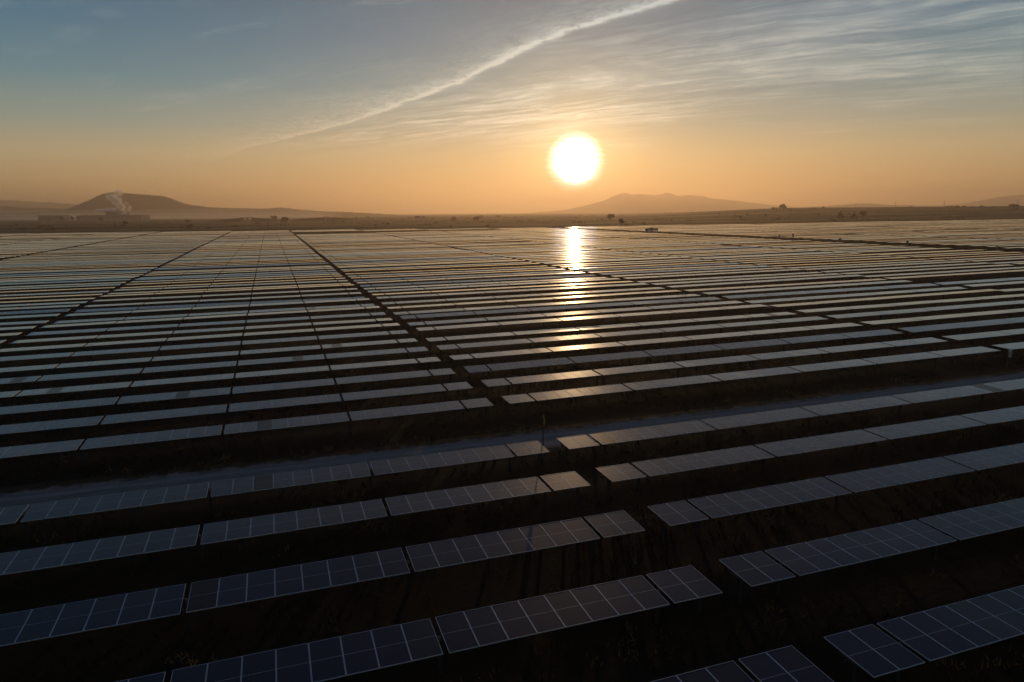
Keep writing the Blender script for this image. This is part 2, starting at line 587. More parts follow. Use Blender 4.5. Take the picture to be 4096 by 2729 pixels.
RIGHT_LOW = [(4462, 5976, 17.7), (4877, 5838, 35.8), (5292, 5700, 53.9), (5500, 5632, 69.4), (5666, 5577, 81.0), (5830, 5517, 62.4), (6119, 5417, 55.8), (6532, 5272, 35.2), (6944, 5127, 14.6)]
RIGHT = [(4478, 4360, 22.4), (4804, 4251, 36.6), (5130, 4143, 50.9), (5294, 4091, 76.6), (5459, 4041, 105.7), (5632, 3985, 124.5), (5949, 3882, 152.4), (6436, 3714, 141.6), (6921, 3539, 97.1), (7404, 3361, 32.4), (7726, 3244, -4.1)]


def hill(name, crest_, width, base=-8.0, rough_=1.0, step=14.0, kern=9):
    pts = []
    for p, q_ in zip(crest_[:-1], crest_[1:]):
        L_ = math.dist(p[:2], q_[:2])
        k = max(1, int(L_ / step))
        for t in np.arange(k) / k:
            pts.append([p[c_] + (q_[c_] - p[c_]) * t for c_ in range(3)])
    pts.append(list(crest_[-1]))
    P_ = np.array(pts)
    # smooth the crest so that it bends rather than kinks
    hk = kern // 2
    ker = np.hanning(kern + 2)[1:-1]
    ker /= ker.sum()
    P_[hk:-hk, 2] = np.convolve(P_[:, 2], ker, 'valid')
    P_[:, 2] += rough_ * (rng.normal(0, 0.5, len(P_)) + np.maximum(rng.normal(-1.0, 1.4, len(P_)), 0))
    dirs = P_[:, :2] - np.array(CAM_POS[:2])
    dirs /= np.linalg.norm(dirs, axis=1)[:, None]
    T = np.linspace(-1, 1, 29)
    V_ = []
    lob = rng.uniform(0, 6.28, 6)
    s_ = np.arange(len(P_)) * step
    for t in T:
        gul = 1 + 0.16 * (np.sin(s_ * 0.011 + lob[0] + t * 2) + np.sin(s_ * 0.027 + lob[1] - t * 3)) * (1 - abs(t)) * abs(t) * 2
        h_ = (P_[:, 2] - base) * (math.cos(t * math.pi / 2) ** 1.5) * gul + base
        w_ = width * (0.6 + 0.4 * np.clip((P_[:, 2] - base) / 120, 0, 1))
        V_.append(np.stack([P_[:, 0] + dirs[:, 0] * t * w_, P_[:, 1] + dirs[:, 1] * t * w_, h_ + (rng.normal(0, 0.7, len(P_)) * rough_ if abs(t) < 0.95 else 0)], -1))
    V_ = np.concatenate(V_)
    n_ = len(P_)
    F_ = np.array([(k * n_ + c_, k * n_ + c_ + 1, (k + 1) * n_ + c_ + 1, (k + 1) * n_ + c_) for k in range(len(T) - 1) for c_ in range(n_ - 1)])
    o = link(name, mesh_np(name, V_, F_, [M['hill']], smooth=True))
    tag(o, kind='structure')
    return o


def farther(cr, k):
    """the same skyline moved out along the lines of sight, so that a crest keeps its rank in the haze"""
    return [tuple(CAM_POS[c_] + (p[c_] - CAM_POS[c_]) * k for c_ in range(3)) for p in cr]


LEFT_HILL = farther(LEFT_HILL, 1.22)
hill('hill', LEFT_HILL, 740)
hill('hill', farther(LEFT_RIDGE, 1.3), 600)
hill('mountain', farther(FAR_LEFT, 1.3), 1100, step=50)
hill('mountain', farther(MID, 1.5), 1100, rough_=0.4, step=20, kern=5)
hill('hill', RIGHT_LOW, 500, step=30)
hill('mountain', farther(RIGHT, 1.7), 900, rough_=0.8, step=28)

# ------------------------------------------------------------------ solar tracker rows
W_, G_, PITCH_V, ROAD_V, LEN = 1.10307, 0.2024, 6.1435, -0.2319, 2.2


def row_v(r):
    """near edge of tracker row r across the slope; the dirt road takes the place of one row"""
    return (r + 1) * PITCH_V + ROAD_V if r >= 5 else r * PITCH_V


def seg_list(mods, lead):
    out = list(lead)
    left = mods - sum(lead)
    while left > 0:
        out.append(min(8, left))
        left -= out[-1]
    return out


# name, left end u, table sizes from left to right, first row, last row, missing rows, place phrase
def width(segs): return sum(segs) * W_ + (len(segs) - 1) * G_


L1 = [8, 8, 8, 8, 8, 2]
BLOCKS = []


def block(key, u0, segs, r0, r1, missing, place):
    BLOCKS.append(dict(key=key, u0=u0, segs=segs, r0=r0, r1=r1, missing=set(missing), place=place))


A0 = 1.3702
block('l1', -width(L1), L1, -2, 104, [80, 81, 89, 90], 'left of the central aisle')
block('r1', A0, [2, 8, 8, 8, 8, 8, 7], -3, 103, range(83, 95), 'right of the central aisle')
block('l2', -48.74 - width([3] + [8] * 6), [3] + [8] * 6, 0, 110, [81, 90, 91], 'left of the left aisle')
block('l3', -150.0, [4] + [8] * 4, 8, 111, [82, 83, 98], 'beyond the far left aisle')
block('l4', -203.0, [6] + [8] * 5, 30, 112, [84, 85, 100, 101], 'at the far left corner')
block('l5', -252.0, [8] * 5, 60, 113, [97, 98], 'left of the far left corner')
block('r2', 58.19, [8, 8, 8, 8, 8, 3], 0, 98, list(range(84, 92)) + [60], 'beyond the second right aisle')
block('r3', 107.6, [8] * 6, 2, 94, [14] + list(range(84, 89)), 'beyond the third right aisle')
block('r4', 163.0, [8] * 5, 6, 90, [14, 66], 'left of the wide access road')
uu = 226.0
for k in range(11):
    blk = [8] * 6
    far = 82 if k > 2 else (88, 86, 84)[k]
    block('r%d' % (5 + k), uu, blk, 12 + 7 * k if k < 9 else 70, far, [45 + k % 3, 61], ('right of the wide access road', 'one block past the wide access road', 'two blocks past the wide access road')[min(k, 2)])
    uu += width(blk) + 2.0 + (3.0 if k % 3 == 2 else 0.0)

BLUE = {('r1', 7), ('r1', 13), ('r1', 21), ('r1', 23), ('r1', 33), ('r1', 39), ('r2', 7), ('r2', 13), ('r2', 21), ('r2', 23), ('r3', 7), ('r3', 13),
        ('l1', 18), ('l1', 32), ('l2', 18), ('l2', 32), ('l1', 44), ('l2', 52), ('r2', 39), ('r3', 33)}
CREAM = {('l1', 12), ('l1', 24), ('l1', 25), ('l2', 14), ('r1', 18), ('r1', 26), ('r1', 27), ('r2', 11)}


def panel_quads(mb, cx, cyy, w, l, n_under=True, detail=True, glass=0):
    """one framed module centred at cx, cyy; top of the frame at z = 0"""
    fr, dz_, th = 0.012, 0.004, 0.035
    x0, x1, y0, y1 = cx - w / 2, cx + w / 2, cyy - l / 2, cyy + l / 2
    if detail:
        xi0, xi1, yi0, yi1 = x0 + fr, x1 - fr, y0 + fr, y1 - fr
        mb.quad([(x0, y0, 0), (x1, y0, 0), (xi1, yi0, 0), (xi0, yi0, 0)], 1)
        mb.quad([(x1, y0, 0), (x1, y1, 0), (xi1, yi1, 0), (xi1, yi0, 0)], 1)
        mb.quad([(x1, y1, 0), (x0, y1, 0), (xi0, yi1, 0), (xi1, yi1, 0)], 1)
        mb.quad([(x0, y1, 0), (x0, y0, 0), (xi0, yi0, 0), (xi0, yi1, 0)], 1)
        c = 0.004
        mb.quad([(xi0, yi0, -dz_), (xi1, yi0, -dz_), (xi1, cyy - c, -dz_), (xi0, cyy - c, -dz_)], glass)
        mb.quad([(xi0, cyy + c, -dz_), (xi1, cyy + c, -dz_), (xi1, yi1, -dz_), (xi0, yi1, -dz_)], glass)
        mb.quad([(xi0, cyy - c, -dz_ + .001), (xi1, cyy - c, -dz_ + .001), (xi1, cyy + c, -dz_ + .001), (xi0, cyy + c, -dz_ + .001)], 1)
    else:
        mb.quad([(x0, y0, 0), (x1, y0, 0), (x1, y1, 0), (x0, y1, 0)], glass)
    mb.quad([(x0, y0, -th), (x1, y0, -th), (x1, y0, 0), (x0, y0, 0)], 1)
    mb.quad([(x1, y0, -th), (x1, y1, -th), (x1, y1, 0), (x1, y0, 0)], 1)
    mb.quad([(x1, y1, -th), (x0, y1, -th), (x0, y1, 0), (x1, y1, 0)], 1)
    mb.quad([(x0, y1, -th), (x0, y0, -th), (x0, y0, 0), (x0, y1, 0)], 1)
    mb.quad([(x0, y1, -th), (x1, y1, -th), (x1, y0, -th), (x0, y0, -th)], 2)


PM = [M['glass'], M['frame'], M['under']]
mb = MB(); panel_quads(mb, 0, 0, 1.083, LEN)
ME_PANEL = mb.mesh('solar_panel', PM)
mb = MB(); panel_quads(mb, 0, 0, 1.083, LEN)
ME_PANEL_DARK = mb.mesh('solar_panel_dusty', [M['glass_dark'], M['frame'], M['under']])
ME_TABLE = {}
for n_ in (2, 3, 4, 6, 7, 8):
    mb = MB()
    for k in range(n_):
        panel_quads(mb, (k + 0.5) * W_, 0, 1.083, LEN, detail=False)
    ME_TABLE[n_] = mb.mesh('panel_table_%d' % n_, PM)
mb = MB(); mb.box(-0.17, 0.17, -LEN / 2 + 0.02, LEN / 2 - 0.02, -0.03, 0.0, 0)
ME_STRIP = mb.mesh('end_strip', [M['strip']])
mb = MB()                                     # H-section post, unit height, top at z = 0
mb.box(-0.075, 0.075, -0.062, -0.05, -1, 0); mb.box(-0.075, 0.075, 0.05, 0.062, -1, 0); mb.box(-0.005, 0.005, -0.05, 0.05, -1, 0)
ME_POST = mb.mesh('post', [M['steel']])
mb = MB()                                     # bearing housing that carries the tube on the post head
for k in range(10):
    t0, t1 = 2 * math.pi * k / 10, 2 * math.pi * (k + 1) / 10
    for xx in (-0.045, 0.045):
        mb.quad([(xx, 0.075 * math.cos(t0), 0.075 * math.sin(t0)), (xx, 0.075 * math.cos(t1), 0.075 * math.sin(t1)), (xx, 0.115 * math.cos(t1), 0.115 * math.sin(t1)), (xx, 0.115 * math.cos(t0), 0.115 * math.sin(t0))][::(1 if xx > 0 else -1)], 0)
    mb.quad([(-0.045, 0.115 * math.cos(t0), 0.115 * math.sin(t0)), (0.045, 0.115 * math.cos(t0), 0.115 * math.sin(t0)), (0.045, 0.115 * math.cos(t1), 0.115 * math.sin(t1)), (-0.045, 0.115 * math.cos(t1), 0.115 * math.sin(t1))], 0)
ME_BEARING = mb.mesh('bearing', [M['brass']])
mb = MB(); mb.box(-0.5, 0.5, -0.02, 0.02, -0.05, 0.0); mb.tube([(0, -0.5, -0.03), (0, 0.5, -0.03)], 0.02, 6)
ME_CLAMP = MB()
for sgn in (-1, 1):
    ME_CLAMP.box(-0.03, 0.03, sgn * 0.35 - 0.02, sgn * 0.35 + 0.02, -0.09, -0.036)
ME_CLAMP.box(-0.04, 0.04, -0.42, 0.42, -0.13, -0.091)
ME_CLAMP = ME_CLAMP.mesh('mounting_rail', [M['steel']])
ME_TUBE = {}


def tube_mesh(length):
    key = round(length, 2)
    if key not in ME_TUBE:
        m_ = MB()
        m_.tube([(-0.12, 0, -0.165), (key + 0.12, 0, -0.165)], 0.065, 8)
        ME_TUBE[key] = m_.mesh('torque_tube', [M['steel']])
    return ME_TUBE[key]


ME_CABLE = {}


def cable_mesh(length):
    key = round(length, 1)
    if key not in ME_CABLE:
        m_ = MB()
        pts = [(x_ * key / 2, 0.05 * math.sin(x_ * 3), -0.17 - 0.20 * math.sin(x_ * math.pi) ** 2) for x_ in np.linspace(0, 1, 7)]
        pts += [(key / 2 + x_ * key / 2, 0.05 * math.sin(x_ * 3), -0.17 - 0.20 * math.sin(x_ * math.pi) ** 2) for x_ in np.linspace(0, 1, 7)[1:]]
        m_.tube(pts, 0.022, 5)
        ME_CABLE[key] = m_.mesh('cable', [M['cable']])
    return ME_CABLE[key]


def project(p):
    d = Vector(p) - O
    z = d.dot(fw)
    if z < 1: return None
    return (0.5 + 2787.19 / 4096 * d.dot(r2) / z, 0.5 - 2787.19 / 2729 * d.dot(u2) / z, z)


def seen_size(p0, p1, v0, z0, z1):
    """rough share of the picture that a row takes, 0 when outside a generous frame"""
    tot = 0
    N = 16
    for k in range(N):
        t = (k + .5) / N
        x_ = p0 + (p1 - p0) * t
        pr = project((x_, v0 + 1.1, z0 + (z1 - z0) * t))
        if pr is None: continue
        if -0.02 < pr[0] < 1.02 and -0.05 < pr[1] < 1.04:
            el = (CAM_POS[2] - (z0 + z1) / 2) / pr[2]
            tot += (p1 - p0) / N * LEN * el / pr[2] ** 2
    return tot


def near_frame(p0, p1, v0, z0, z1, mrg=0.12):
    for k in range(17):
        t = k / 16
        pr = project((p0 + (p1 - p0) * t, v0 + 1.1, z0 + (z1 - z0) * t))
        if pr and -mrg < pr[0] < 1 + mrg and -mrg < pr[1] < 1 + mrg:
            return True
    return False


ONES = ['', 'first', 'second', 'third', 'fourth', 'fifth', 'sixth', 'seventh', 'eighth', 'ninth', 'tenth', 'eleventh', 'twelfth', 'thirteenth',
        'fourteenth', 'fifteenth', 'sixteenth', 'seventeenth', 'eighteenth', 'nineteenth']
TENS = {20: ('twentieth', 'twenty'), 30: ('thirtieth', 'thirty'), 40: ('fortieth', 'forty'), 50: ('fiftieth', 'fifty'), 60: ('sixtieth', 'sixty'),
        70: ('seventieth', 'seventy'), 80: ('eightieth', 'eighty'), 90: ('ninetieth', 'ninety'), 100: ('hundredth', 'hundred'), 110: ('hundred-and-tenth', 'hundred-and-ten')}


def ordinal(n_):
    if n_ < 20: return ONES[n_]
    t = n_ // 10 * 10
    return TENS[t][0] if n_ == t else '%s-%s' % (TENS[t][1], ONES[n_ - t])


row_tau = np.where(np.arange(130) < 13, 1.5 + rng.normal(0, 0.25, 130), 1.35 + rng.normal(0, 0.8, 130))
row_tau = np.clip(row_tau, -0.4, 2.9)
rows = []
for B in BLOCKS:
    wd = width(B['segs'])
    for r in range(B['r0'], B['r1'] + 1):
        if r in B['missing']: continue
        v0 = row_v(r)
        z0, z1 = float(zt(B['u0'], v0 + 1.1)), float(zt(B['u0'] + wd, v0 + 1.1))
        if not near_frame(B['u0'], B['u0'] + wd, v0, z0, z1): continue
        # drive angle of this row: small spread, a few rows parked flatter or steeper
        tau = row_tau[r + 5] + rng.normal(0, 0.25)
        if r > 9:
            dzr = float(rng.normal(0, 0.09))
            z0, z1 = z0 + dzr, z1 + dzr + float(rng.normal(0, 0.08))
        if (B['key'], r) in BLUE: tau = 4.4 + rng.normal(0, 0.4)
        elif (B['key'], r) in CREAM: tau = -0.3
        rows.append(dict(B=B, r=r, v=v0, z0=z0, z1=z1, wd=wd, tau=math.radians(tau), size=seen_size(B['u0'], B['u0'] + wd, v0, z0, z1),
                         dist=min(math.dist((max(B['u0'], min(B['u0'] + wd, CAM_POS[0] + (v0 - CAM_POS[1]) * 0.35)), v0), CAM_POS[:2]), 1e9)))
rows.sort(key=lambda q_: -q_['size'])
single = [q_ for q_ in rows if q_['size'] > 0][:300]
rest = [q_ for q_ in rows if q_ not in single]


NEAR_PLACE = dict(l1='left of the central aisle', r1='right of the central aisle', l2='left of the left aisle', r2='beyond the second right aisle', r3='beyond the third right aisle')


def row_label(q_):
    r = q_['r']
    key = q_['B']['key']
    tone = 'bluish' if (key, r) in BLUE else ('dark blue' if r < 3 else ('dull cream' if (key, r) in CREAM else 'grey'))
    if r >= 5:
        return '%s solar panel row, %s beyond the dirt road, %s' % (tone, ordinal(r - 4), q_['B']['place'])
    return '%s solar panel row, %s short of the dirt road, %s' % (tone, ordinal(5 - r), NEAR_PLACE.get(key, 'at the far right'))


def small(s): return math.radians(float(rng.normal(0, s)))


for q_ in single:
    B, v0 = q_['B'], q_['v']
    key = B['key']
    slope = math.atan2(q_['z1'] - q_['z0'], q_['wd'])
    cs = math.cos(slope)
    nearest = q_['dist']
    tier = 'A' if nearest < 88 and q_['size'] > 0 and q_['r'] <= 11 else ('B' if nearest < 190 else 'C')
    tr = link('solar_tracker_row', None, None, (B['u0'], v0 + LEN / 2, q_['z0']), (0, -slope, 0))
    tr.empty_display_size = 0.5
    tag(tr, row_label(q_), 'solar tracker', 'solar tracker rows of the solar farm')
    tau = q_['tau']
    tube = link('torque_tube', tube_mesh(q_['wd']), tr)
    x = 0.0
    posts = []
    for si, sn in enumerate(B['segs']):
        if tier == 'A':
            tw = tau + small(0.08)
            for k in range(sn):
                xp = x + (k + 0.5) * W_
                # panels far outside the frame are left out
                pr = project((B['u0'] + xp, v0 + 1.1, q_['z0'] + xp * math.tan(slope)))
                if pr is None or not (-0.3 < pr[0] < 1.3 and pr[1] < 1.5): continue
                me_ = ME_PANEL_DARK if rng.random() < 0.012 else ME_PANEL
                link('solar_panel', me_, tr, (xp, 0, 0), (tw + small(0.10), small(0.10), 0))
            if q_['dist'] < 60:
                for k in range(sn + 1):
                    if project((B['u0'] + x + k * W_, v0, q_['z0'])) and q_['r'] < 6:
                        link('mounting_rail', ME_CLAMP, tr, (x + k * W_ + (0.03 if k == 0 else -0.03 if k == sn else 0), 0, 0), (tw, 0, 0))
        else:
            link('panel_table', ME_TABLE[sn], tr, (x, 0, 0), (tau + small(0.16), small(0.07), 0))
        x += sn * W_
        posts.append(x + G_ / 2 if si < len(B['segs']) - 1 else x - 0.25)
        x += G_
    if key in ('r1', 'r2', 'r3', 'r4'): posts.insert(0, 0.35 if key != 'r1' else 0.3)
    if key == 'l1':
        posts.append(-0.85)
        posts[-2] = B['segs'] and x - G_ - 0.3
        link('end_strip', ME_STRIP, tr, (-0.19, 0, -0.002), (tau, 0, 0))
    if tier in 'AB':
        for xp in posts:
            gz = float(ground_z(B['u0'] + xp, v0 + 1.1))
            top = q_['z0'] + xp * math.tan(slope)
            h_ = max(0.6, top - 0.22 - gz + 0.1)
            p_ = link('post', ME_POST, tr, (xp, 0, -0.22), (0, slope, 0))
            p_.scale = (1, 1, h_)
            if tier == 'A' or key in ('l1', 'l2'):
                link('bearing', ME_BEARING, tr, (xp, 0, -0.165))
        if key == 'l1':
            link('cable', cable_mesh(1.7), tr, (-1.75, 0.1, 0))
        if key in ('r2',):
            link('cable', cable_mesh(0.9), tr, (-1.15, 0.1, 0.05))

# everything smaller: the distant mass of rows that no eye can pick apart, one mesh
Vs, Fs, Ms = [], [], []
nv = 0
for q_ in rest:
    B = q_['B']
    ct, st = math.cos(q_['tau']), math.sin(q_['tau'])
    x = 0.0
    for sn in B['segs']:
        twist = q_['tau'] + small(0.16)
        ct, st = math.cos(twist), math.sin(twist)
        xa, xb = x, x + sn * W_ - 0.02
        vv_ = []
        for xx in (xa, xb):
            zz = q_['z0'] + (q_['z1'] - q_['z0']) * xx / q_['wd']
            for yy, hh in ((-1.1, 0), (1.1, 0), (1.1, -0.04), (-1.1, -0.04)):
                vv_.append((B['u0'] + xx, q_['v'] + 1.1 + yy * ct - hh * st, zz + yy * st + hh * ct))
        Vs += vv_
        a_ = nv
        Fs += [(a_ + 0, a_ + 4, a_ + 5, a_ + 1), (a_ + 3, a_ + 7, a_ + 4, a_ + 0), (a_ + 1, a_ + 5, a_ + 6, a_ + 2), (a_ + 0, a_ + 1, a_ + 2, a_ + 3), (a_ + 5, a_ + 4, a_ + 7, a_ + 6), (a_ + 2, a_ + 6, a_ + 7, a_ + 3)]
        Ms += [0, 1, 1, 1, 1, 2]
        nv += 8
        # post under the joint
        if q_['dist'] < 300:
            px_, py_ = B['u0'] + xb, q_['v'] + 1.1
            zz = q_['z0'] + (q_['z1'] - q_['z0']) * xb / q_['wd']
            gz = float(ground_z(px_, py_)) - 0.05
            for (ox, oy) in ((-.06, -.06), (.06, -.06), (.06, .06), (-.06, .06)):
                Vs.append((px_ + ox, py_ + oy, gz))
            for (ox, oy) in ((-.06, -.06), (.06, -.06), (.06, .06), (-.06, .06)):
                Vs.append((px_ + ox, py_ + oy, zz - 0.1))
            for k in range(4):
                Fs.append((nv + k, nv + (k + 1) % 4, nv + 4 + (k + 1) % 4, nv + 4 + k))
                Ms.append(3)
            nv += 8
        x += sn * W_ + G_
if Vs:
    far_rows = link('distant_solar_rows', mesh_np('distant_solar_rows', np.array(Vs), np.array(Fs), PM + [M['steel']], Ms))
    tag(far_rows, kind='stuff', label='mass of distant solar panel rows reaching to the open plain')
print('rows', len(rows), 'single', len(single), 'rest', len(rest), 'nearest dropped', rest[0]['v'] if rest else None)

# ------------------------------------------------------------------ trees and shrubs of the open plain
def leaf_cloud(centres, radii, n, size, squash=0.8):
    """n small leaf-clump faces scattered over a set of lobes, thinner towards their rims"""
    P_ = []
    k = rng.integers(0, len(centres), n)
    c_ = np.asarray(centres)[k]
    r_ = np.asarray(radii)[k]
    d = rng.normal(0, 1, (n, 3))
    d /= np.linalg.norm(d, axis=1)[:, None]
    rad = r_ * rng.uniform(0.35, 1.06, n) ** 0.7
    c_ = c_ + d * rad[:, None] * np.array([1, 1, squash])
    a = rng.normal(0, 1, (n, 3)); a /= np.linalg.norm(a, axis=1)[:, None]
    b = np.cross(a, rng.normal(0, 1, (n, 3))); b /= np.linalg.norm(b, axis=1)[:, None]
    s_ = size * rng.uniform(0.5, 1.3, n)[:, None]
    V_ = np.stack([c_ - a * s_, c_ - b * s_ * 0.6, c_ + a * s_, c_ + b * s_ * 0.6], 1).reshape(-1, 3)
    F_ = np.arange(4 * n).reshape(-1, 4)
    return V_, F_


def tree(kind, x, y, z, w, h, label, group='trees on the open plain'):
    shrub = kind == 'clump'
    name = {'conifer': 'conifer', 'clump': 'shrub'}.get(kind, 'tree')
    root = link(name, None, None, (x, y, z - 0.05))
    root.empty_display_size = 0.5
    tag(root, label, 'shrub' if shrub else 'tree', 'shrubs on the open plain' if shrub else group)
    cs_, rs_ = [], []
    n_ = 950
    trunk = MB()
    if kind == 'conifer':
        for k in range(9):
            t = k / 8
            ring = w / 2 * (1 - t) ** 0.85 * 0.72
            for j_ in range(max(1, int(6 * (1 - t)))):
                a_ = rng.uniform(0, 6.28)
                cs_.append((ring * math.cos(a_), ring * math.sin(a_), h * (0.12 + 0.83 * t)))
                rs_.append(w * 0.17 * (1.15 - t * 0.8))
        trunk.tube([(0, 0, 0), (0, 0, h * 0.9)], [w * 0.035, w * 0.01], 7)
        leafm, sz, sq = M['conif'], w * 0.075, 0.8
    elif kind == 'umbrella':
        for k in range(8):
            a_ = rng.uniform(0, 6.28); rr = rng.uniform(0, w * 0.34)
            cs_.append((rr * math.cos(a_), rr * math.sin(a_), h * rng.uniform(0.68, 0.86))); rs_.append(w * 0.17)
        trunk.tube([(0, 0, 0), (w * .03, 0, h * 0.35), (0, 0, h * 0.7)], [w * .05, w * .04, w * .02], 7)
        for a_ in (0.5, 2.4, 4.4):
            trunk.tube([(w * .03, 0, h * 0.38), (w * .25 * math.cos(a_), w * .25 * math.sin(a_), h * 0.72)], [w * .03, w * .012], 5)
        leafm, sz, sq = M['leaf_b'], w * 0.06, 0.6
    elif shrub:
        m_ = max(3, int(w / 2))
        for k in range(m_):
            cs_.append((rng.uniform(-w * .38, w * .38), rng.uniform(-1, 1) * h * .5, h * rng.uniform(0.25, 0.6))); rs_.append(h * rng.uniform(.28, .42))
        for k in range(3):
            trunk.tube([(w * .1 * (k - 1), 0, 0), (w * .16 * (k - 1), 0, h * 0.5)], [h * .04, h * .015], 5)
        leafm, sz, sq = M['leaf'], h * 0.09, 0.9
        n_ = 380
    else:
        m_ = 13
        flat = kind == 'dome'
        for k in range(m_):
            a_ = rng.uniform(0, 6.28)
            rr = w * 0.36 * math.sqrt(rng.uniform(0, 1))
            top = math.sqrt(max(0.05, 1 - (rr / (w * 0.5)) ** 2))
            zz = h * (0.34 + (0.50 if not flat else 0.36) * rng.uniform(0.15, 1) * top)
            cs_.append((rr * math.cos(a_), rr * math.sin(a_), zz)); rs_.append(min(w, h * 1.5) * rng.uniform(0.13, 0.22))
        th = h * (0.45 if kind != 'thin' else 0.6)
        trunk.tube([(0, 0, 0), (w * .02, 0, th * .6), (0, 0, th)], [w * .04, w * .03, w * .022], 7)
        for a_ in rng.uniform(0, 6.28, 4):
            trunk.tube([(0, 0, th * .6), (w * .2 * math.cos(a_), w * .2 * math.sin(a_), h * .68)], [w * .022, w * .008], 5)
        leafm, sz, sq = (M['leaf'] if rng.random() < .6 else M['leaf_b']), w * 0.060, 0.85
        if kind == 'thin': n_ = 260
    link('trunk' if not shrub else 'stem', trunk.mesh('trunk', [M['bark']]), root)
    V_, F_ = leaf_cloud(cs_, rs_, n_, sz, sq)
    V_[:, 2] = np.maximum(V_[:, 2], 0.02)
    link('crown' if not shrub else 'foliage', mesh_np('crown', V_, F_, [leafm]), root)
    return root


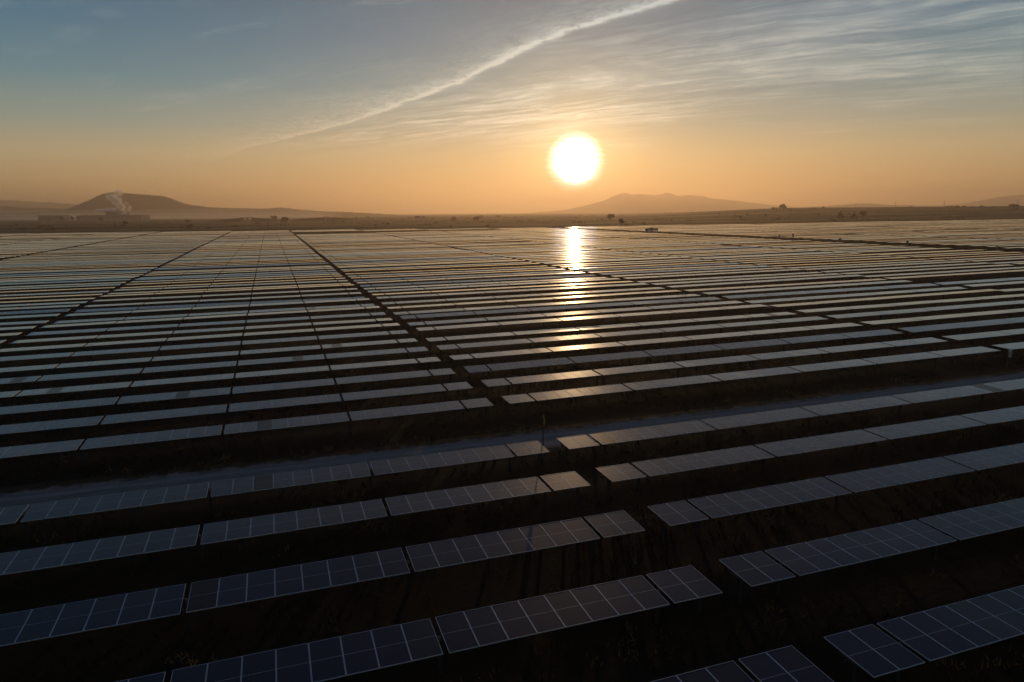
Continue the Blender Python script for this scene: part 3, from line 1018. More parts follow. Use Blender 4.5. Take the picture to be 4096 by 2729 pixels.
TREES = [
    ('round', -4.5, 1826.1, -1.72, 18.3, 14.0, 'left one of two round trees standing close together left of centre'),
    ('round', 12.3, 1405.1, -1.66, 17.5, 11.8, 'right, broader one of two round trees standing close together left of centre'),
    ('round', -244.1, 1311.6, -1.93, 10.2, 8.0, 'small round dark tree alone in the plain in front of the factory'),
    ('dome', -192.6, 1751.3, -1.97, 15.9, 7.0, 'low flat-topped tree at the foot of the big left hill'),
    ('clump', -118.1, 969.4, -2.02, 16.6, 4.4, 'long low thicket just beyond the panels at left'),
    ('round', -109.8, 961.6, -2.01, 5.0, 6.1, 'little tree rising from the right end of the long thicket'),
    ('tall', -602.2, 2419.0, -1.38, 14.3, 15.6, 'left one of two tall dark trees beside the low factory block'),
    ('tall', -523.7, 2199.4, -1.47, 11.9, 16.6, 'right, slimmer one of two tall dark trees between the factory blocks'),
    ('round', -439.3, 2111.8, -1.60, 13.8, 10.4, 'round tree in front of the long factory hall'),
    ('round', -705.4, 2697.9, -1.30, 10.1, 8.6, 'small pale tree in front of the leftmost factory block'),
    ('round', 319.6, 1660.1, 0.21, 12.5, 8.3, 'small round tree directly behind the second wooden pole'),
    ('round', 311.9, 1280.5, 0.16, 11.5, 7.0, 'round tree in mid plain, left neighbour of the twin-crowned tree'),
    ('round', 323.3, 1163.6, 0.22, 12.8, 8.3, 'twin-crowned wide tree in mid plain left of the sun glint'),
    ('thin', 451.9, 1327.3, 0.88, 6.1, 7.0, 'thin sparse tree in mid plain left below the sun'),
    ('clump', 198.7, 686.5, -0.65, 5.9, 2.7, 'dark shrub close behind the last panels, below the twin-crowned tree'),
    ('clump', 163.1, 703.8, -0.89, 4.1, 2.3, 'low shrub behind the last panels, left of centre'),
    ('round', 497.7, 998.6, 1.05, 16.6, 10.4, 'largest round tree right of the sun glint'),
    ('round', 317.1, 618.8, 0.12, 8.3, 7.4, 'bushy two-stemmed tree just behind the panels right of the glint'),
    ('clump', 320.7, 614.6, 0.14, 3.0, 1.7, 'low bush touching the right foot of the two-stemmed tree'),
    ('clump', 333.9, 626.2, 0.22, 2.2, 1.3, 'tiny bush right of the two-stemmed tree'),
    ('round', 816.1, 1162.4, 5.70, 5.1, 3.8, 'tiny round tree below the middle mountains'),
    ('umbrella', 588.9, 792.3, 1.57, 6.5, 5.9, 'umbrella-shaped tree beside the third wooden pole'),
    ('round', 771.0, 1016.6, 4.74, 4.5, 3.8, 'tiny round tree behind the umbrella-shaped tree'),
    ('round', 720.7, 905.6, 3.39, 5.5, 4.8, 'small ball-shaped tree between the third and fourth wooden poles'),
    ('round', 1101.3, 1321.1, 13.96, 20.0, 13.0, 'big spreading tree on top of the rise behind the fourth pole'),
    ('clump', 1068.9, 1313.9, 13.14, 19.8, 8.9, 'tall thicket left of the big tree on the rise'),
    ('clump', 1103.6, 1302.2, 13.85, 13.8, 5.9, 'thicket at the right foot of the big tree on the rise'),
    ('clump', 460.9, 628.7, 0.86, 2.8, 1.6, 'small bush behind the last panels below the umbrella tree'),
    ('clump', 510.8, 598.9, 1.05, 2.8, 1.4, 'small bush behind the last panels right of the fourth pole'),
    ('conifer', 738.1, 770.2, 2.53, 9.7, 9.4, 'left conical evergreen of the group of three trees at right'),
    ('conifer', 748.4, 755.6, 2.51, 8.4, 8.4, 'middle conical evergreen of the group of three trees at right'),
    ('round', 753.7, 747.0, 2.49, 10.2, 10.2, 'loose round tree, right one of the group of three at right'),
    ('umbrella', 886.7, 906.6, 5.34, 4.7, 3.6, 'tiny umbrella tree behind the group of three trees'),
    ('conifer', 1227.7, 1381.5, 16.58, 4.2, 4.8, 'leftmost of three tiny conifers on the skyline of the rise'),
    ('conifer', 1230.4, 1375.8, 16.54, 4.2, 4.8, 'middle of three tiny conifers on the skyline of the rise'),
    ('conifer', 1232.4, 1367.9, 16.46, 5.3, 4.7, 'rightmost of three tiny conifers on the skyline of the rise'),
    ('round', 1240.6, 1348.3, 16.30, 9.4, 5.2, 'low round tree right of the tiny conifers on the skyline'),
    ('round', 1382.1, 1230.1, 16.63, 5.0, 3.0, 'tiny lone tree on the skyline between the two right pylons'),
    ('round', 1398.5, 1126.8, 15.66, 9.4, 5.7, 'first of the skyline trees right of the last pole'),
    ('round', 1401.5, 1112.8, 15.54, 8.4, 6.1, 'second of the skyline trees right of the last pole'),
    ('dome', 1405.1, 1096.7, 15.41, 11.1, 3.7, 'third, flattest of the skyline trees right of the last pole'),
    ('round', 1407.5, 1079.0, 15.24, 8.3, 5.5, 'fourth of the skyline trees right of the last pole'),
    ('dome', 1451.2, 1085.3, 15.95, 9.3, 4.7, 'fifth, low domed skyline tree right of the last pole'),
    ('dome', 1456.2, 1045.8, 15.60, 21.8, 8.2, 'broad dark tree at the right edge below the last pylon'),
    ('clump', 399.0, 603.9, 0.57, 2.2, 0.9, 'flat bush close behind the panels right of the glint'),
    ('clump', 516.2, 739.3, 1.10, 4.9, 1.1, 'flat bush in the plain left of the third pole'),
    ('clump', 257.6, 639.1, -0.26, 2.6, 0.9, 'flat bush behind the last panels just left of the glint'),
    ('clump', 109.6, 740.9, -1.23, 4.2, 1.4, 'low bush behind the panels, right one of a pair left of centre'),
    ('clump', 94.5, 757.9, -1.32, 3.3, 1.4, 'low bush behind the panels, left one of a pair left of centre'),
    ('clump', -222.5, 1120.2, -1.97, 3.7, 1.9, 'small bush in the plain at far left below the factory'),
    ('clump', -70.3, 990.4, -1.95, 5.8, 1.2, 'low bush behind the panels left of the first pole'),
    ('clump', -119.1, 1363.5, -1.98, 4.7, 1.6, 'low bush in the plain below the flat-topped tree'),
]
for t in TREES:
    x_, y_ = t[1], t[2]
    du, dv = x_ - CAM_POS[0], y_ - CAM_POS[1]
    rr_ = math.hypot(du, dv)
    gz = float(ground_z(x_, y_)) + float((math.sin(x_ * 0.0031 + 1.3) * math.cos(y_ * 0.0023) * 0.9 + math.sin(x_ * 0.011 + y_ * 0.006) * 0.35) * nsm(rr_, 720, 1300) * (1 - nsm(rr_, 2500, 5000)))
    tree(t[0], x_, y_, gz, t[4] * (1.0 if t[0] != 'clump' else 1.0), t[5] * 1.05, t[6])

# scrub that nobody could count: hedge lines and bush belts out to the horizon
Vs, Fs, nb_ = [], [], 0
for k in range(170):
    azk = math.radians(rng.uniform(-20, 58))
    rk = float(rng.choice([rng.uniform(760, 1400), rng.uniform(1400, 2600), rng.normal(2250, 120)]))
    if rng.random() < 0.8:
        rk = (950, 1180, 1500, 1900)[rng.integers(0, 4)] * (1 + 0.12 * math.sin(azk * 3 + k % 3)) + rng.normal(0, 8)
    cx_, cy_ = CAM_POS[0] + rk * math.sin(azk), CAM_POS[1] + rk * math.cos(azk)
    gz = float(ground_z(cx_, cy_))
    w_, h_ = rng.uniform(3, 14), rng.uniform(0.8, 2.6) * (1.3 if rk > 1900 else 1)
    V_, F_ = leaf_cloud([(cx_ + rng.uniform(-w_, w_), cy_ + rng.uniform(-3, 3), gz + h_ * .4) for _ in range(5)], [h_ * rng.uniform(.5, .9) for _ in range(5)], 70, 0.35 + rk * 0.0003, 0.8)
    Vs.append(V_); Fs.append(F_ + nb_); nb_ += len(V_)
scrub = link('scrub', mesh_np('scrub', np.concatenate(Vs), np.concatenate(Fs), [M['leaf_b']]))
tag(scrub, kind='stuff', label='low scrub and hedge lines scattered over the plain')

# woods along the crests of the left hill, a fringe of crowns
Vs, Fs, nb_ = [], [], 0
for p, q_ in zip(LEFT_HILL[4:-2], LEFT_HILL[5:-1]):
    for k in range(int(math.dist(p[:2], q_[:2]) / 11)):
        if rng.random() < 0.45: continue
        t = rng.random()
        cx_, cy_, cz_ = (p[c_] + (q_[c_] - p[c_]) * t for c_ in range(3))
        hh_ = rng.uniform(1.2, 3.6)
        V_, F_ = leaf_cloud([(cx_ + rng.uniform(-5, 5), cy_ + rng.uniform(-30, 30), cz_ + rng.uniform(-2.5, 0.2)) for _ in range(4)], [hh_] * 4, 36, 1.5, 0.8)
        Vs.append(V_); Fs.append(F_ + nb_); nb_ += len(V_)
fr_ = link('hilltop_woods', mesh_np('hilltop_woods', np.concatenate(Vs), np.concatenate(Fs), [M['leaf']]))
tag(fr_, kind='stuff', label='fringe of low trees along the crest of the left hill')


# ------------------------------------------------------------------ power poles and pylons
def pole(x, y, h, label, cross=True, lean=0.0, group='wooden power poles on the plain'):
    gz = float(ground_z(x, y)) - 0.3
    root = link('power_pole', None, None, (x, y, gz), (0, lean, 0.35))
    tag(root, label, 'power pole', group)
    mb_ = MB(); mb_.tube([(0, 0, 0), (0, 0, h + .3)], [0.26, 0.17], 8)
    link('shaft', mb_.mesh('shaft', [M['wood']]), root)
    if cross:
        mb_ = MB(); mb_.box(-1.2, 1.2, -0.08, 0.08, h - 0.5, h - 0.3)
        link('crossarm', mb_.mesh('crossarm', [M['wood']]), root)
        for xx in (-1.05, 0.0, 1.05):
            mb_ = MB(); mb_.tube([(xx, 0, h - 0.3), (xx, 0, h - 0.1), (xx, 0, h + .05)], [0.06, 0.11, 0.05], 8)
            link('insulator', mb_.mesh('insulator', [M['concrete']]), root)


for x_, y_, h_, lb, cr_, ln in [(-17.5, 849.5, 11.6, 'wooden power pole just left of the two round trees', True, 0), (182.4, 913.5, 10.5, 'wooden power pole in the plain left of centre', True, 0),
                                (565.8, 773.6, 11.7, 'plain wooden pole left of the umbrella-shaped tree', False, 0.01), (629.7, 742.6, 12.9, 'tallest wooden pole in front of the big tree on the rise', False, 0.04),
                                (722.8, 691.6, 11.2, 'leaning wooden power pole with crossarm right of the three trees', True, 0.07), (787.4, 643.1, 12.2, 'rightmost wooden power pole with crossarm near the right edge', True, 0.03)]:
    pole(x_, y_, h_, lb, cr_, ln)
for x_, y_, h_ in [(391.2, 1672.2, 8), (428.3, 1659.5, 7.5), (480.6, 1641.5, 9), (528.8, 1625.0, 8), (609.1, 1597.4, 9), (644.2, 1585.3, 9), (677.4, 1573.9, 8), (726.6, 1557.0, 9), (779.8, 1538.8, 9), (855.1, 1512.9, 10),
                  (900.3, 1497.4, 8), (960.5, 1476.7, 7), (273.7, 1712.6, 8), (307.9, 1700.9, 8), (237.6, 1725.0, 7)]:
    pole(x_, y_, h_, 'thin far-off pole of the line along the horizon below the sun', False, 0, 'far-off poles along the horizon')


def pylon(x, y, h, label):
    gz = float(ground_z(x, y)) - 0.5
    root = link('lattice_pylon', None, None, (x, y, gz), (0, 0, 0.5))
    tag(root, label, 'pylon', 'lattice pylons on the right horizon')
    mb_ = MB()
    lv = np.linspace(0, h, 8)
    wd_ = [h * 0.16 * (1 - 0.80 * (z_ / h) ** 0.7) for z_ in lv]
    cor = lambda k, s_: (s_[0] * wd_[k] / 2, s_[1] * wd_[k] / 2, lv[k])
    S4 = [(-1, -1), (1, -1), (1, 1), (-1, 1)]
    for k in range(7):
        for a_ in range(4):
            mb_.tube([cor(k, S4[a_]), cor(k + 1, S4[a_])], 0.22, 4)
            mb_.tube([cor(k, S4[a_]), cor(k + 1, S4[(a_ + 1) % 4])], 0.12, 4)
            mb_.tube([cor(k + 1, S4[a_]), cor(k, S4[(a_ + 1) % 4])], 0.12, 4)
    link('lattice_mast', mb_.mesh('lattice_mast', [M['steel']]), root)
    for zz, ww in ((0.72, 0.22), (0.84, 0.17), (0.96, 0.12)):
        mb_ = MB()
        for s_ in (-1, 1):
            mb_.tube([(0, 0, h * zz + .8), (s_ * h * ww, 0, h * zz)], 0.16, 4)
            mb_.tube([(0, 0, h * zz - .3), (s_ * h * ww, 0, h * zz)], 0.16, 4)
            mb_.tube([(s_ * h * ww, 0, h * zz), (s_ * h * ww, 0, h * zz - 1.6)], 0.12, 4)
        link('crossarm', mb_.mesh('crossarm', [M['steel']]), root)


pylon(2927.7, 2090.9, 34, 'nearest lattice pylon at the right edge behind the broad dark tree')
pylon(3006.3, 2493.9, 34, 'lattice pylon second from the right on the horizon')
pylon(3127.9, 2882.1, 36, 'lattice pylon third from the right on the horizon')
pylon(3327.1, 3351.2, 34, 'faintest lattice pylon, fourth from the right on the horizon')


# ------------------------------------------------------------------ factory with its steam at the foot of the hill
def facade(mb_, L_, h_, d_, ribs):
    mb_.box(0, L_, 0, d_, 0, h_)


ang_f = math.atan2(-(2660.7 - 2941.7), (17.4 + 800.7))   # the works stand square to the view across the plain
UX = Vector((math.cos(-ang_f), math.sin(-ang_f), 0))
F0 = Vector((-800.7, 2941.7, 0))


def works(name, off, L_, d_, h_, label, bays, sloped=False, back=0.0):
    p = F0 + UX * off + Vector((-UX.y, UX.x, 0)) * back
    gz = -3.0
    root = link(name, None, None, (p.x, p.y, gz), (0, 0, -ang_f))
    tag(root, label, 'factory building', 'factory buildings at the foot of the left hill')
    mb_ = MB(); mb_.box(0, L_, 0, d_, 0, h_)
    link('wall', mb_.mesh('wall', [M['wall']]), root)
    mb_ = MB()
    if sloped:
        mb_.quad([(-.5, -.5, h_), (L_ + .5, -.5, h_), (L_ + .5, d_ / 2, h_ + 3), (-.5, d_ / 2, h_ + 3)])
        mb_.quad([(-.5, d_ / 2, h_ + 3), (L_ + .5, d_ / 2, h_ + 3), (L_ + .5, d_ + .5, h_), (-.5, d_ + .5, h_)])
        mb_.quad([(-.5, -.5, h_), (-.5, d_ / 2, h_ + 3), (-.5, d_ + .5, h_)])
        mb_.quad([(L_ + .5, -.5, h_), (L_ + .5, d_ + .5, h_), (L_ + .5, d_ / 2, h_ + 3)])
    else:
        mb_.box(-.6, L_ + .6, -.6, d_ + .6, h_ + .005, h_ + 1.2)
    link('roof', mb_.mesh('roof', [M['roof']]), root)
    for k in range(bays):
        x0 = (k + .25) * L_ / bays
        mb_ = MB(); mb_.box(x0, x0 + L_ / bays * .5, -.12, -.002, h_ * .55, h_ * .75)
        link('window', mb_.mesh('window', [M['pane']]), root)
    mb_ = MB(); mb_.box(L_ * .5 - 2.5, L_ * .5 + 2.5, -.15, -.002, 0, min(5, h_ * .5))
    link('door', mb_.mesh('door', [M['roof']]), root)
    return root


works('factory_block', 0, 88, 40, 19, 'long low windowed factory block standing leftmost on the plain', 9)
works('factory_annex', 137, 13, 20, 17, 'small square annex left of the long factory hall', 2)
works('factory_hall', 154, 217, 60, 19, 'very long factory hall below the steam plume', 18)
works('factory_upper_block', 204, 58, 30, 32, 'higher pale factory block behind the long hall left of the tower', 6, back=70)
works('factory_tower', 266, 15, 18, 36, 'narrow process tower beside the steam plume', 2, back=70)
# stack of the tower
st_ = F0 + UX * 288 + Vector((-UX.y, UX.x, 0)) * 75
ch = link('chimney_stack', None, None, (st_.x, st_.y, -3))
tag(ch, 'short round chimney stack right of the factory tower', 'chimney')
mb_ = MB(); mb_.tube([(0, 0, 0), (0, 0, 34)], [2.6, 1.9], 16); link('shaft', mb_.mesh('shaft', [M['concrete']]), ch)
mb_ = MB(); mb_.tube([(0, 0, 34.005), (0, 0, 35)], [2.3, 2.3], 16); link('rim', mb_.mesh('rim', [M['roof']]), ch)


def steam(name, centre, size, pts, density, seed, label):
    """a box of air whose density follows a bent, billowing column"""
    mb_ = MB(); mb_.box(-size[0] / 2, size[0] / 2, -size[1] / 2, size[1] / 2, 0, size[2])
    m, nt, b = new_mat('steam_' + str(seed))
    nt.nodes.remove(b)
    t = nt.nodes.new('ShaderNodeTexCoord')
    sp = nt.nodes.new('ShaderNodeSeparateXYZ')
    nt.links.new(t.outputs['Object'], sp.inputs[0])
    x, y, z = E(sp.outputs[0]), E(sp.outputs[1]), E(sp.outputs[2])
    w1 = noise(comb(x + float(seed), y, z), 0.045, 4.0, 0.6)
    w2 = noise(comb(x, y + float(seed), z), 0.11, 4.0, 0.65)
    dsum = None
    xd = x + (w1 - 0.5) * 34.0
    for (cx_, cz_, rx_, rz_, a_) in pts:
        ex, ez, ey = (xd - cx_) / rx_, (z + (w2 - 0.5) * 14.0 - cz_) / rz_, y / (rx_ * 1.1)
        d_ = eexp(-(ex * ex + ez * ez + ey * ey)) * a_
        dsum = d_ if dsum is None else emax(dsum, d_)
    dd = sstep(dsum * (w2 * 0.9 + 0.35), 0.16, 0.75) * density
    v = nt.nodes.new('ShaderNodeVolumePrincipled')
    v.inputs['Color'].default_value = (1.0, 0.99, 0.97, 1)
    v.inputs['Anisotropy'].default_value = 0.6
    nt.links.new(dd.s, v.inputs['Density'])
    nt.links.new(v.outputs[0], nt.nodes['Material Output'].inputs['Volume'])
    o = link(name, mb_.mesh(name, [m]), None, centre, (0, 0, -ang_f))
    tag(o, label, kind='stuff')
    return o


sc_ = F0 + UX * 272 + Vector((-UX.y, UX.x, 0)) * 45
steam('steam_plume', (sc_.x, sc_.y, 12), (170, 60, 104), [(8, 12, 14, 16, 1.0), (6, 34, 13, 16, 1.0), (-6, 55, 18, 15, 0.9), (-22, 68, 20, 14, 0.75), (2, 84, 18, 16, 0.6), (34, 28, 10, 16, 0.65), (26, 46, 9, 12, 0.5)], 0.2, 3, 'pale steam plume rising from the factory in front of the hill')
sc_ = F0 + UX * 230 + Vector((-UX.y, UX.x, 0)) * 62
steam('steam_bank', (sc_.x, sc_.y, 18), (150, 40, 34), [(-35, 14, 20, 7, 1.0), (-5, 16, 22, 7, 1.0), (28, 18, 20, 9, 1.0)], 0.2, 8, 'flat bank of steam drifting over the factory roofs')


# ------------------------------------------------------------------ overpasses and roadside sheds at mid distance
def overpass(x, y, L_, h_, gap, label):
    """earth embankment with a bridge opening in its middle"""
    gz = float(ground_z(x, y)) - 0.5
    root = link('overpass', None, None, (x, y, gz), (0, 0, -YAW))
    tag(root, label, 'overpass', 'road overpasses below the left hill')
    for s_ in (-1, 1):
        V_, F_ = [], []
        n_ = 12
        for k in range(n_ + 1):
            t = k / n_
            xx = s_ * (gap / 2 + t * (L_ - gap / 2))
            hh = h_ * (math.cos(t * math.pi) * .5 + .5)
            ww = 5 + hh * 1.6
            V_ += [(xx - s_ * 0 , -ww, -.5), (xx, -5, hh), (xx, 5, hh), (xx, ww, -.5)]
        for k in range(n_):
            for c_ in range(3):
                F_.append((k * 4 + c_, k * 4 + c_ + 1, k * 4 + c_ + 5, k * 4 + c_ + 4))
        F_.append((0, 1, 2, 3))
        link('embankment', mesh_np('embankment', V_, F_, [M['hill']]), root)
    mb_ = MB(); mb_.box(-gap / 2 - 2, gap / 2 + 2, -5.3, 5.3, h_ + .01, h_ + .9)
    link('deck', mb_.mesh('deck', [M['concrete']]), root)
    for s_ in (-1, 1):
        mb_ = MB(); mb_.box(-gap / 2 - 2, gap / 2 + 2, s_ * 5.1 - .12, s_ * 5.1 + .12, h_ + .902, h_ + 1.8)
        link('parapet', mb_.mesh('parapet', [M['concrete']]), root)
    for xx in (-1.2, 1.2):
        mb_ = MB(); mb_.box(xx - .4, xx + .4, -4.5, 4.5, -.5, h_)
        link('pier', mb_.mesh('pier', [M['concrete']]), root)


overpass(-66.0, 1830.0, 110, 8.5, 26, 'road overpass on an earth bank with a wide opening, left of the two trees')
overpass(116.0, 1768.0, 120, 7.5, 9, 'lower road overpass on an earth bank right of the two trees')


def shed(x, y, L_, h_, label, arch=False):
    gz = float(ground_z(x, y)) - 0.3
    root = link('roadside_shed', None, None, (x, y, gz), (0, 0, -YAW))
    tag(root, label, 'shed', 'low sheds along the horizon')
    mb_ = MB(); mb_.box(-L_ / 2, L_ / 2, -4, 4, h_ * .72, h_ * .9 if arch else h_)
    link('roof', mb_.mesh('roof', [M['roof']]), root)
    mb_ = MB()
    if arch:
        for xx in np.linspace(-L_ / 2 + 1, L_ / 2 - 1, 4): mb_.box(xx - .25, xx + .25, -3, 3, 0, h_ * .719)
    else:
        mb_.box(-L_ / 2 + .6, L_ / 2 - .6, -3.5, 3.5, 0, h_ * .719)
    link('wall', mb_.mesh('wall', [M['wall']]), root)
    if arch:
        mb_ = MB(); mb_.tube([(math.cos(a_) * L_ * .28, 0, h_ * .9 + math.sin(a_) * L_ * .25) for a_ in np.linspace(0, math.pi, 12)], 0.3, 6)
        link('arch', mb_.mesh('arch', [M['steel']]), root)
    else:
        mb_ = MB(); mb_.box(-L_ * .2, -L_ * .05, -3.66, -3.502, 0, h_ * .6)
        link('door', mb_.mesh('door', [M['door']]), root)


shed(154.1, 1968.7, 15, 5.5, 'open canopy with round arch on its roof, left one of two', True)
shed(182.3, 1961.8, 13, 5.5, 'open canopy with round arch on its roof, right one of two', True)
shed(210.2, 1949.4, 9, 6.5, 'small flat-roofed shed, first right of the arched canopies')
shed(240.5, 1939.0, 11, 7.0, 'small flat-roofed shed, second right of the arched canopies')
shed(381.0, 1889.0, 15, 6.5, 'flat-roofed shed beside a pointed tree left of centre')
shed(531.1, 1839.2, 14, 6.0, 'long low shed on the horizon left of the sun glint')
shed(576.0, 1823.7, 12, 6.0, 'low shed on the horizon, next left of the sun glint')

# ------------------------------------------------------------------ inverter station beside the wide access road
inv = link('inverter_station', None, None, (236.4, 419.5, float(ground_z(236.4, 419.5))), (0, 0, -0.55))
tag(inv, 'white container-like inverter station among the panels right of the glint', 'electrical station')
mb = MB(); mb.box(-4.4, 4.4, -1.3, 1.3, 0.25, 2.9); link('container', mb.mesh('container', [M['white']]), inv)
mb = MB(); mb.box(-1.0, 0.9, -1.42, -1.302, 0.3, 2.8); link('door', mb.mesh('door', [M['door']]), inv)
mb = MB(); mb.box(-1.2, 1.1, -1.0, 1.0, 2.902, 3.3); link('roof_unit', mb.mesh('roof_unit', [M['door']]), inv)
mb = MB(); mb.box(-4.6, 4.6, -1.5, 1.5, 0.0, 0.248); link('plinth', mb.mesh('plinth', [M['concrete']]), inv)
for s_ in (-1, 1):
    mb = MB(); mb.box(s_ * 3.0 - 1.1, s_ * 3.0 + 1.1, -1.36, -1.302, 1.2, 2.4); link('louvre', mb.mesh('louvre', [M['roof']]), inv)


def cabinet(x, y, w, h, zb, label, rz=0.3):
    gz = float(ground_z(x, y))
    root = link('combiner_box', None, None, (x, y, gz), (0, 0, rz))
    tag(root, label, 'electrical cabinet', 'combiner boxes on posts')
    mb_ = MB(); mb_.tube([(0, 0, -.2), (0, 0, zb + h * .9)], 0.05, 8)
    link('post', mb_.mesh('post', [M['post_dark']]), root)
    mb_ = MB(); mb_.box(-w / 2, w / 2, -.29, -.055, zb, zb + h)
    link('cabinet', mb_.mesh('cabinet', [M['white']]), root)
    mb_ = MB(); mb_.box(-w / 2 + .05, w / 2 - .05, -.31, -.292, zb + .05, zb + h - .05)
    link('door', mb_.mesh('door', [M['wall']]), root)
    mb_ = MB(); mb_.box(w / 2 - .16, w / 2 - .02, -.2, -.08, zb - .09, zb - .002)
    link('cable_gland', mb_.mesh('cable_gland', [M['yellow']]), root)


cabinet(54.9, 34.6, 0.62, 0.72, 1.35, 'nearest combiner box on a post, by the dirt road at the right edge', 0.75)
cabinet(239.4, 282.0, 1.3, 1.4, 1.2, 'farthest small combiner box beyond the wide access road')
cabinet(231.1, 282.4, 1.0, 1.4, 0.9, 'combiner box left of the farthest one, beside the wide access road')
cabinet(226.5, 236.7, 1.8, 1.4, 0.9, 'pale wide combiner box on the far side of the wide access road')
cabinet(223.8, 198.7, 1.5, 1.5, 0.9, 'combiner box midway along the far side of the wide access road')
cabinet(222.8, 161.2, 1.5, 1.2, 0.9, 'combiner box on the wide access road, second from the right edge')
cabinet(210.2, 142.7, 1.0, 1.5, 0.9, 'dark combiner box on the near side of the wide access road')

# ------------------------------------------------------------------ yellow road sign seen almost edge-on
sx_, sy_ = 0.62, 27.35
gz = float(ground_z(sx_, sy_))
sg = link('road_sign', None, None, (sx_, sy_, gz), (0, 0, math.radians(90 - 8)))
tag(sg, 'yellow road sign on a dark post seen edge-on beside the dirt road', 'road sign')
mb = MB(); mb.tube([(0, 0, -0.2), (0, 0, 3.05)], 0.045, 8); link('post', mb.mesh('post', [M['post_dark']]), sg)
mb = MB()
for a_, b_ in (((-.62, 0), (0, -.62)),):
    pts_ = [(-.40, 2.75), (0, 2.32), (.40, 2.75), (0, 3.18)]
    fr_ = [(x_, -.062, z_) for x_, z_ in pts_]
    bk_ = [(x_, -.048, z_) for x_, z_ in pts_]
    mb.quad(fr_); mb.quad(bk_[::-1])
    for k in range(4): mb.quad([fr_[k], bk_[k], bk_[(k + 1) % 4], fr_[(k + 1) % 4]])
link('sign_plate', mb.mesh('sign_plate', [M['yellow']]), sg)

# ------------------------------------------------------------------ weeds and bushes inside the solar farm
def weed_bush(x, y, w, h, label, n_=260, sparse=False):
    gz = float(ground_z(x, y))
    root = link('weed_bush', None, None, (x, y, gz))
    tag(root, label, 'bush', 'bushes growing among the panels')
    mb_ = MB()
    for k in range(7):
        a_ = rng.uniform(0, 6.28)
        mb_.tube([(0, 0, 0), (w * .2 * math.cos(a_), w * .2 * math.sin(a_), h * .5), (w * .4 * math.cos(a_), w * .4 * math.sin(a_), h * rng.uniform(.7, 1))], [.02, .012, .005], 4)
    link('stem', mb_.mesh('stem', [M['bark']]), root)
    V_, F_ = leaf_cloud([(rng.uniform(-w * .35, w * .35), rng.uniform(-w * .35, w * .35), h * rng.uniform(.35, .9)) for _ in range(9)], [w * .16] * 9, n_, 0.045, 1.0)
    link('foliage', mesh_np('foliage', V_, F_, [M['leaf']]), root)


weed_bush(1.1, 54.3, 1.6, 1.7, 'bushy weed in the central aisle between the seventh and eighth rows')
weed_bush(41.1, 106.7, 2.6, 2.6, 'tall weed showing above the panels below the sun glint')
weed_bush(52.3, 91.6, 2.6, 2.5, 'sparse leafy weed above the panels right of the glint', 160)
weed_bush(-10.6, 104.0, 2.2, 2.4, 'green weed showing above the panels left of the central aisle')
weed_bush(-37.5, 78.5, 1.6, 2.3, 'sparse weed above the panels near the left aisle', 120)

# ground cover: tufts of dry grass in the nearer part of the site
N_ = 26000
tx = rng.uniform(-45, 75, N_)
ty = -14 + 80 * rng.uniform(0, 1, N_) ** 1.25
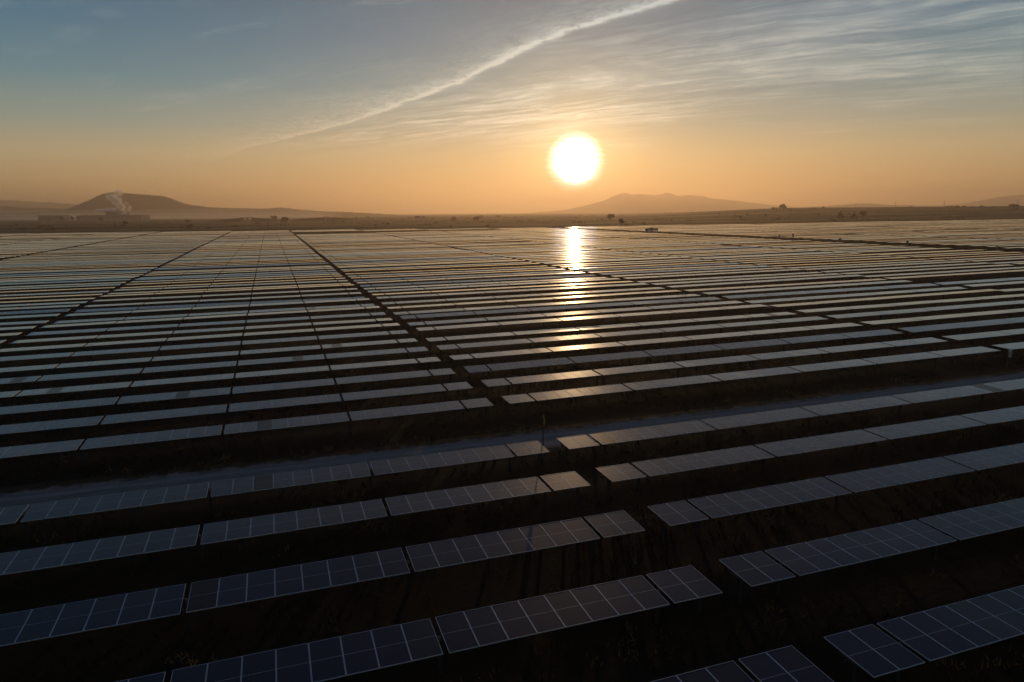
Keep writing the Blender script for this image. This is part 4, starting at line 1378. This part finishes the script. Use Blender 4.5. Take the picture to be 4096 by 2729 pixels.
# clumped, kept off the wheel tracks of the dirt road
keep = (np.sin(tx * 0.31 + 1.7 * np.sin(ty * 0.21)) + np.sin(ty * 0.47 + tx * 0.13) + rng.normal(0, 0.9, N_) > -0.5) & ((ty < 28.6) | (ty > 33.7))
tx, ty = tx[keep], ty[keep]
nb = 5
N_ = len(tx)
bx = np.repeat(tx, nb) + rng.normal(0, 0.16, N_ * nb)
by = np.repeat(ty, nb) + rng.normal(0, 0.16, N_ * nb)
bz = ground_z(bx, by) - 0.02
hh = rng.uniform(0.12, 0.42, N_ * nb) * np.repeat(rng.uniform(0.5, 1.3, N_), nb)
th = rng.uniform(0, 6.28, N_ * nb)
wx, wy = np.cos(th) * 0.03, np.sin(th) * 0.03
lx, ly = rng.normal(0, 0.12, N_ * nb), rng.normal(0, 0.12, N_ * nb)
V = np.stack([np.stack([bx - wx, by - wy, bz], -1), np.stack([bx + wx, by + wy, bz], -1), np.stack([bx + lx, by + ly, bz + hh], -1)], 1).reshape(-1, 3)
bright = np.repeat((np.sin(bx[::nb] * 0.9 + 2.2 * np.sin(by[::nb] * 0.6)) + np.sin(by[::nb] * 1.3) + rng.normal(0, 0.35, N_)) > 1.35, nb)
for nm_, sel, mt_, lb_ in (('dark_grass', ~bright, 'weed_dark', 'dark rough grass growing between the panel rows'), ('dry_weeds', bright, 'weed', 'clumps of dry yellowish weeds between the panel rows')):
    Vsel = V.reshape(-1, 3, 3)[sel].reshape(-1, 3)
    gr = link(nm_, mesh_np(nm_, Vsel, np.arange(len(Vsel)).reshape(-1, 3), [M[mt_]]))
    tag(gr, kind='stuff', label=lb_)

# low mist pooled before the hills, denser towards the ground
for zt_, dn_ in ((12, 0.0010), (24, 0.0006), (38, 0.0004)):
    mb = MB(); mb.box(-900, 700, 0, 520, -9, zt_)
    mm_, nt, b = new_mat('ground_mist_%d' % zt_)
    nt.nodes.remove(b)
    v = nt.nodes.new('ShaderNodeVolumePrincipled')
    v.inputs['Color'].default_value = (0.98, 0.88, 0.78, 1)
    v.inputs['Density'].default_value = dn_
    v.inputs['Anisotropy'].default_value = 0.5
    nt.links.new(v.outputs[0], nt.nodes['Material Output'].inputs['Volume'])
    o_ = link('ground_mist', mb.mesh('ground_mist', [mm_]), None, (-560 + zt_, 3080 - zt_ * 3, 0), (0, 0, -ang_f))
    tag(o_, kind='stuff', label='thin mist pooled at the foot of the left hill')

# ------------------------------------------------------------------ air
mb = MB(); mb.box(-11500, 13500, -900, 14500, -60, 292)
hm, nt, b = new_mat('haze_air')
nt.nodes.remove(b)
v = nt.nodes.new('ShaderNodeVolumePrincipled')
v.inputs['Color'].default_value = (1.0, 0.79, 0.58, 1)
v.inputs['Density'].default_value = 0.00018
v.inputs['Anisotropy'].default_value = 0.62
nt.links.new(v.outputs[0], nt.nodes['Material Output'].inputs['Volume'])
hz = link('haze', mb.mesh('haze', [hm]))
tag(hz, kind='stuff', label='thin evening haze over the whole plain')
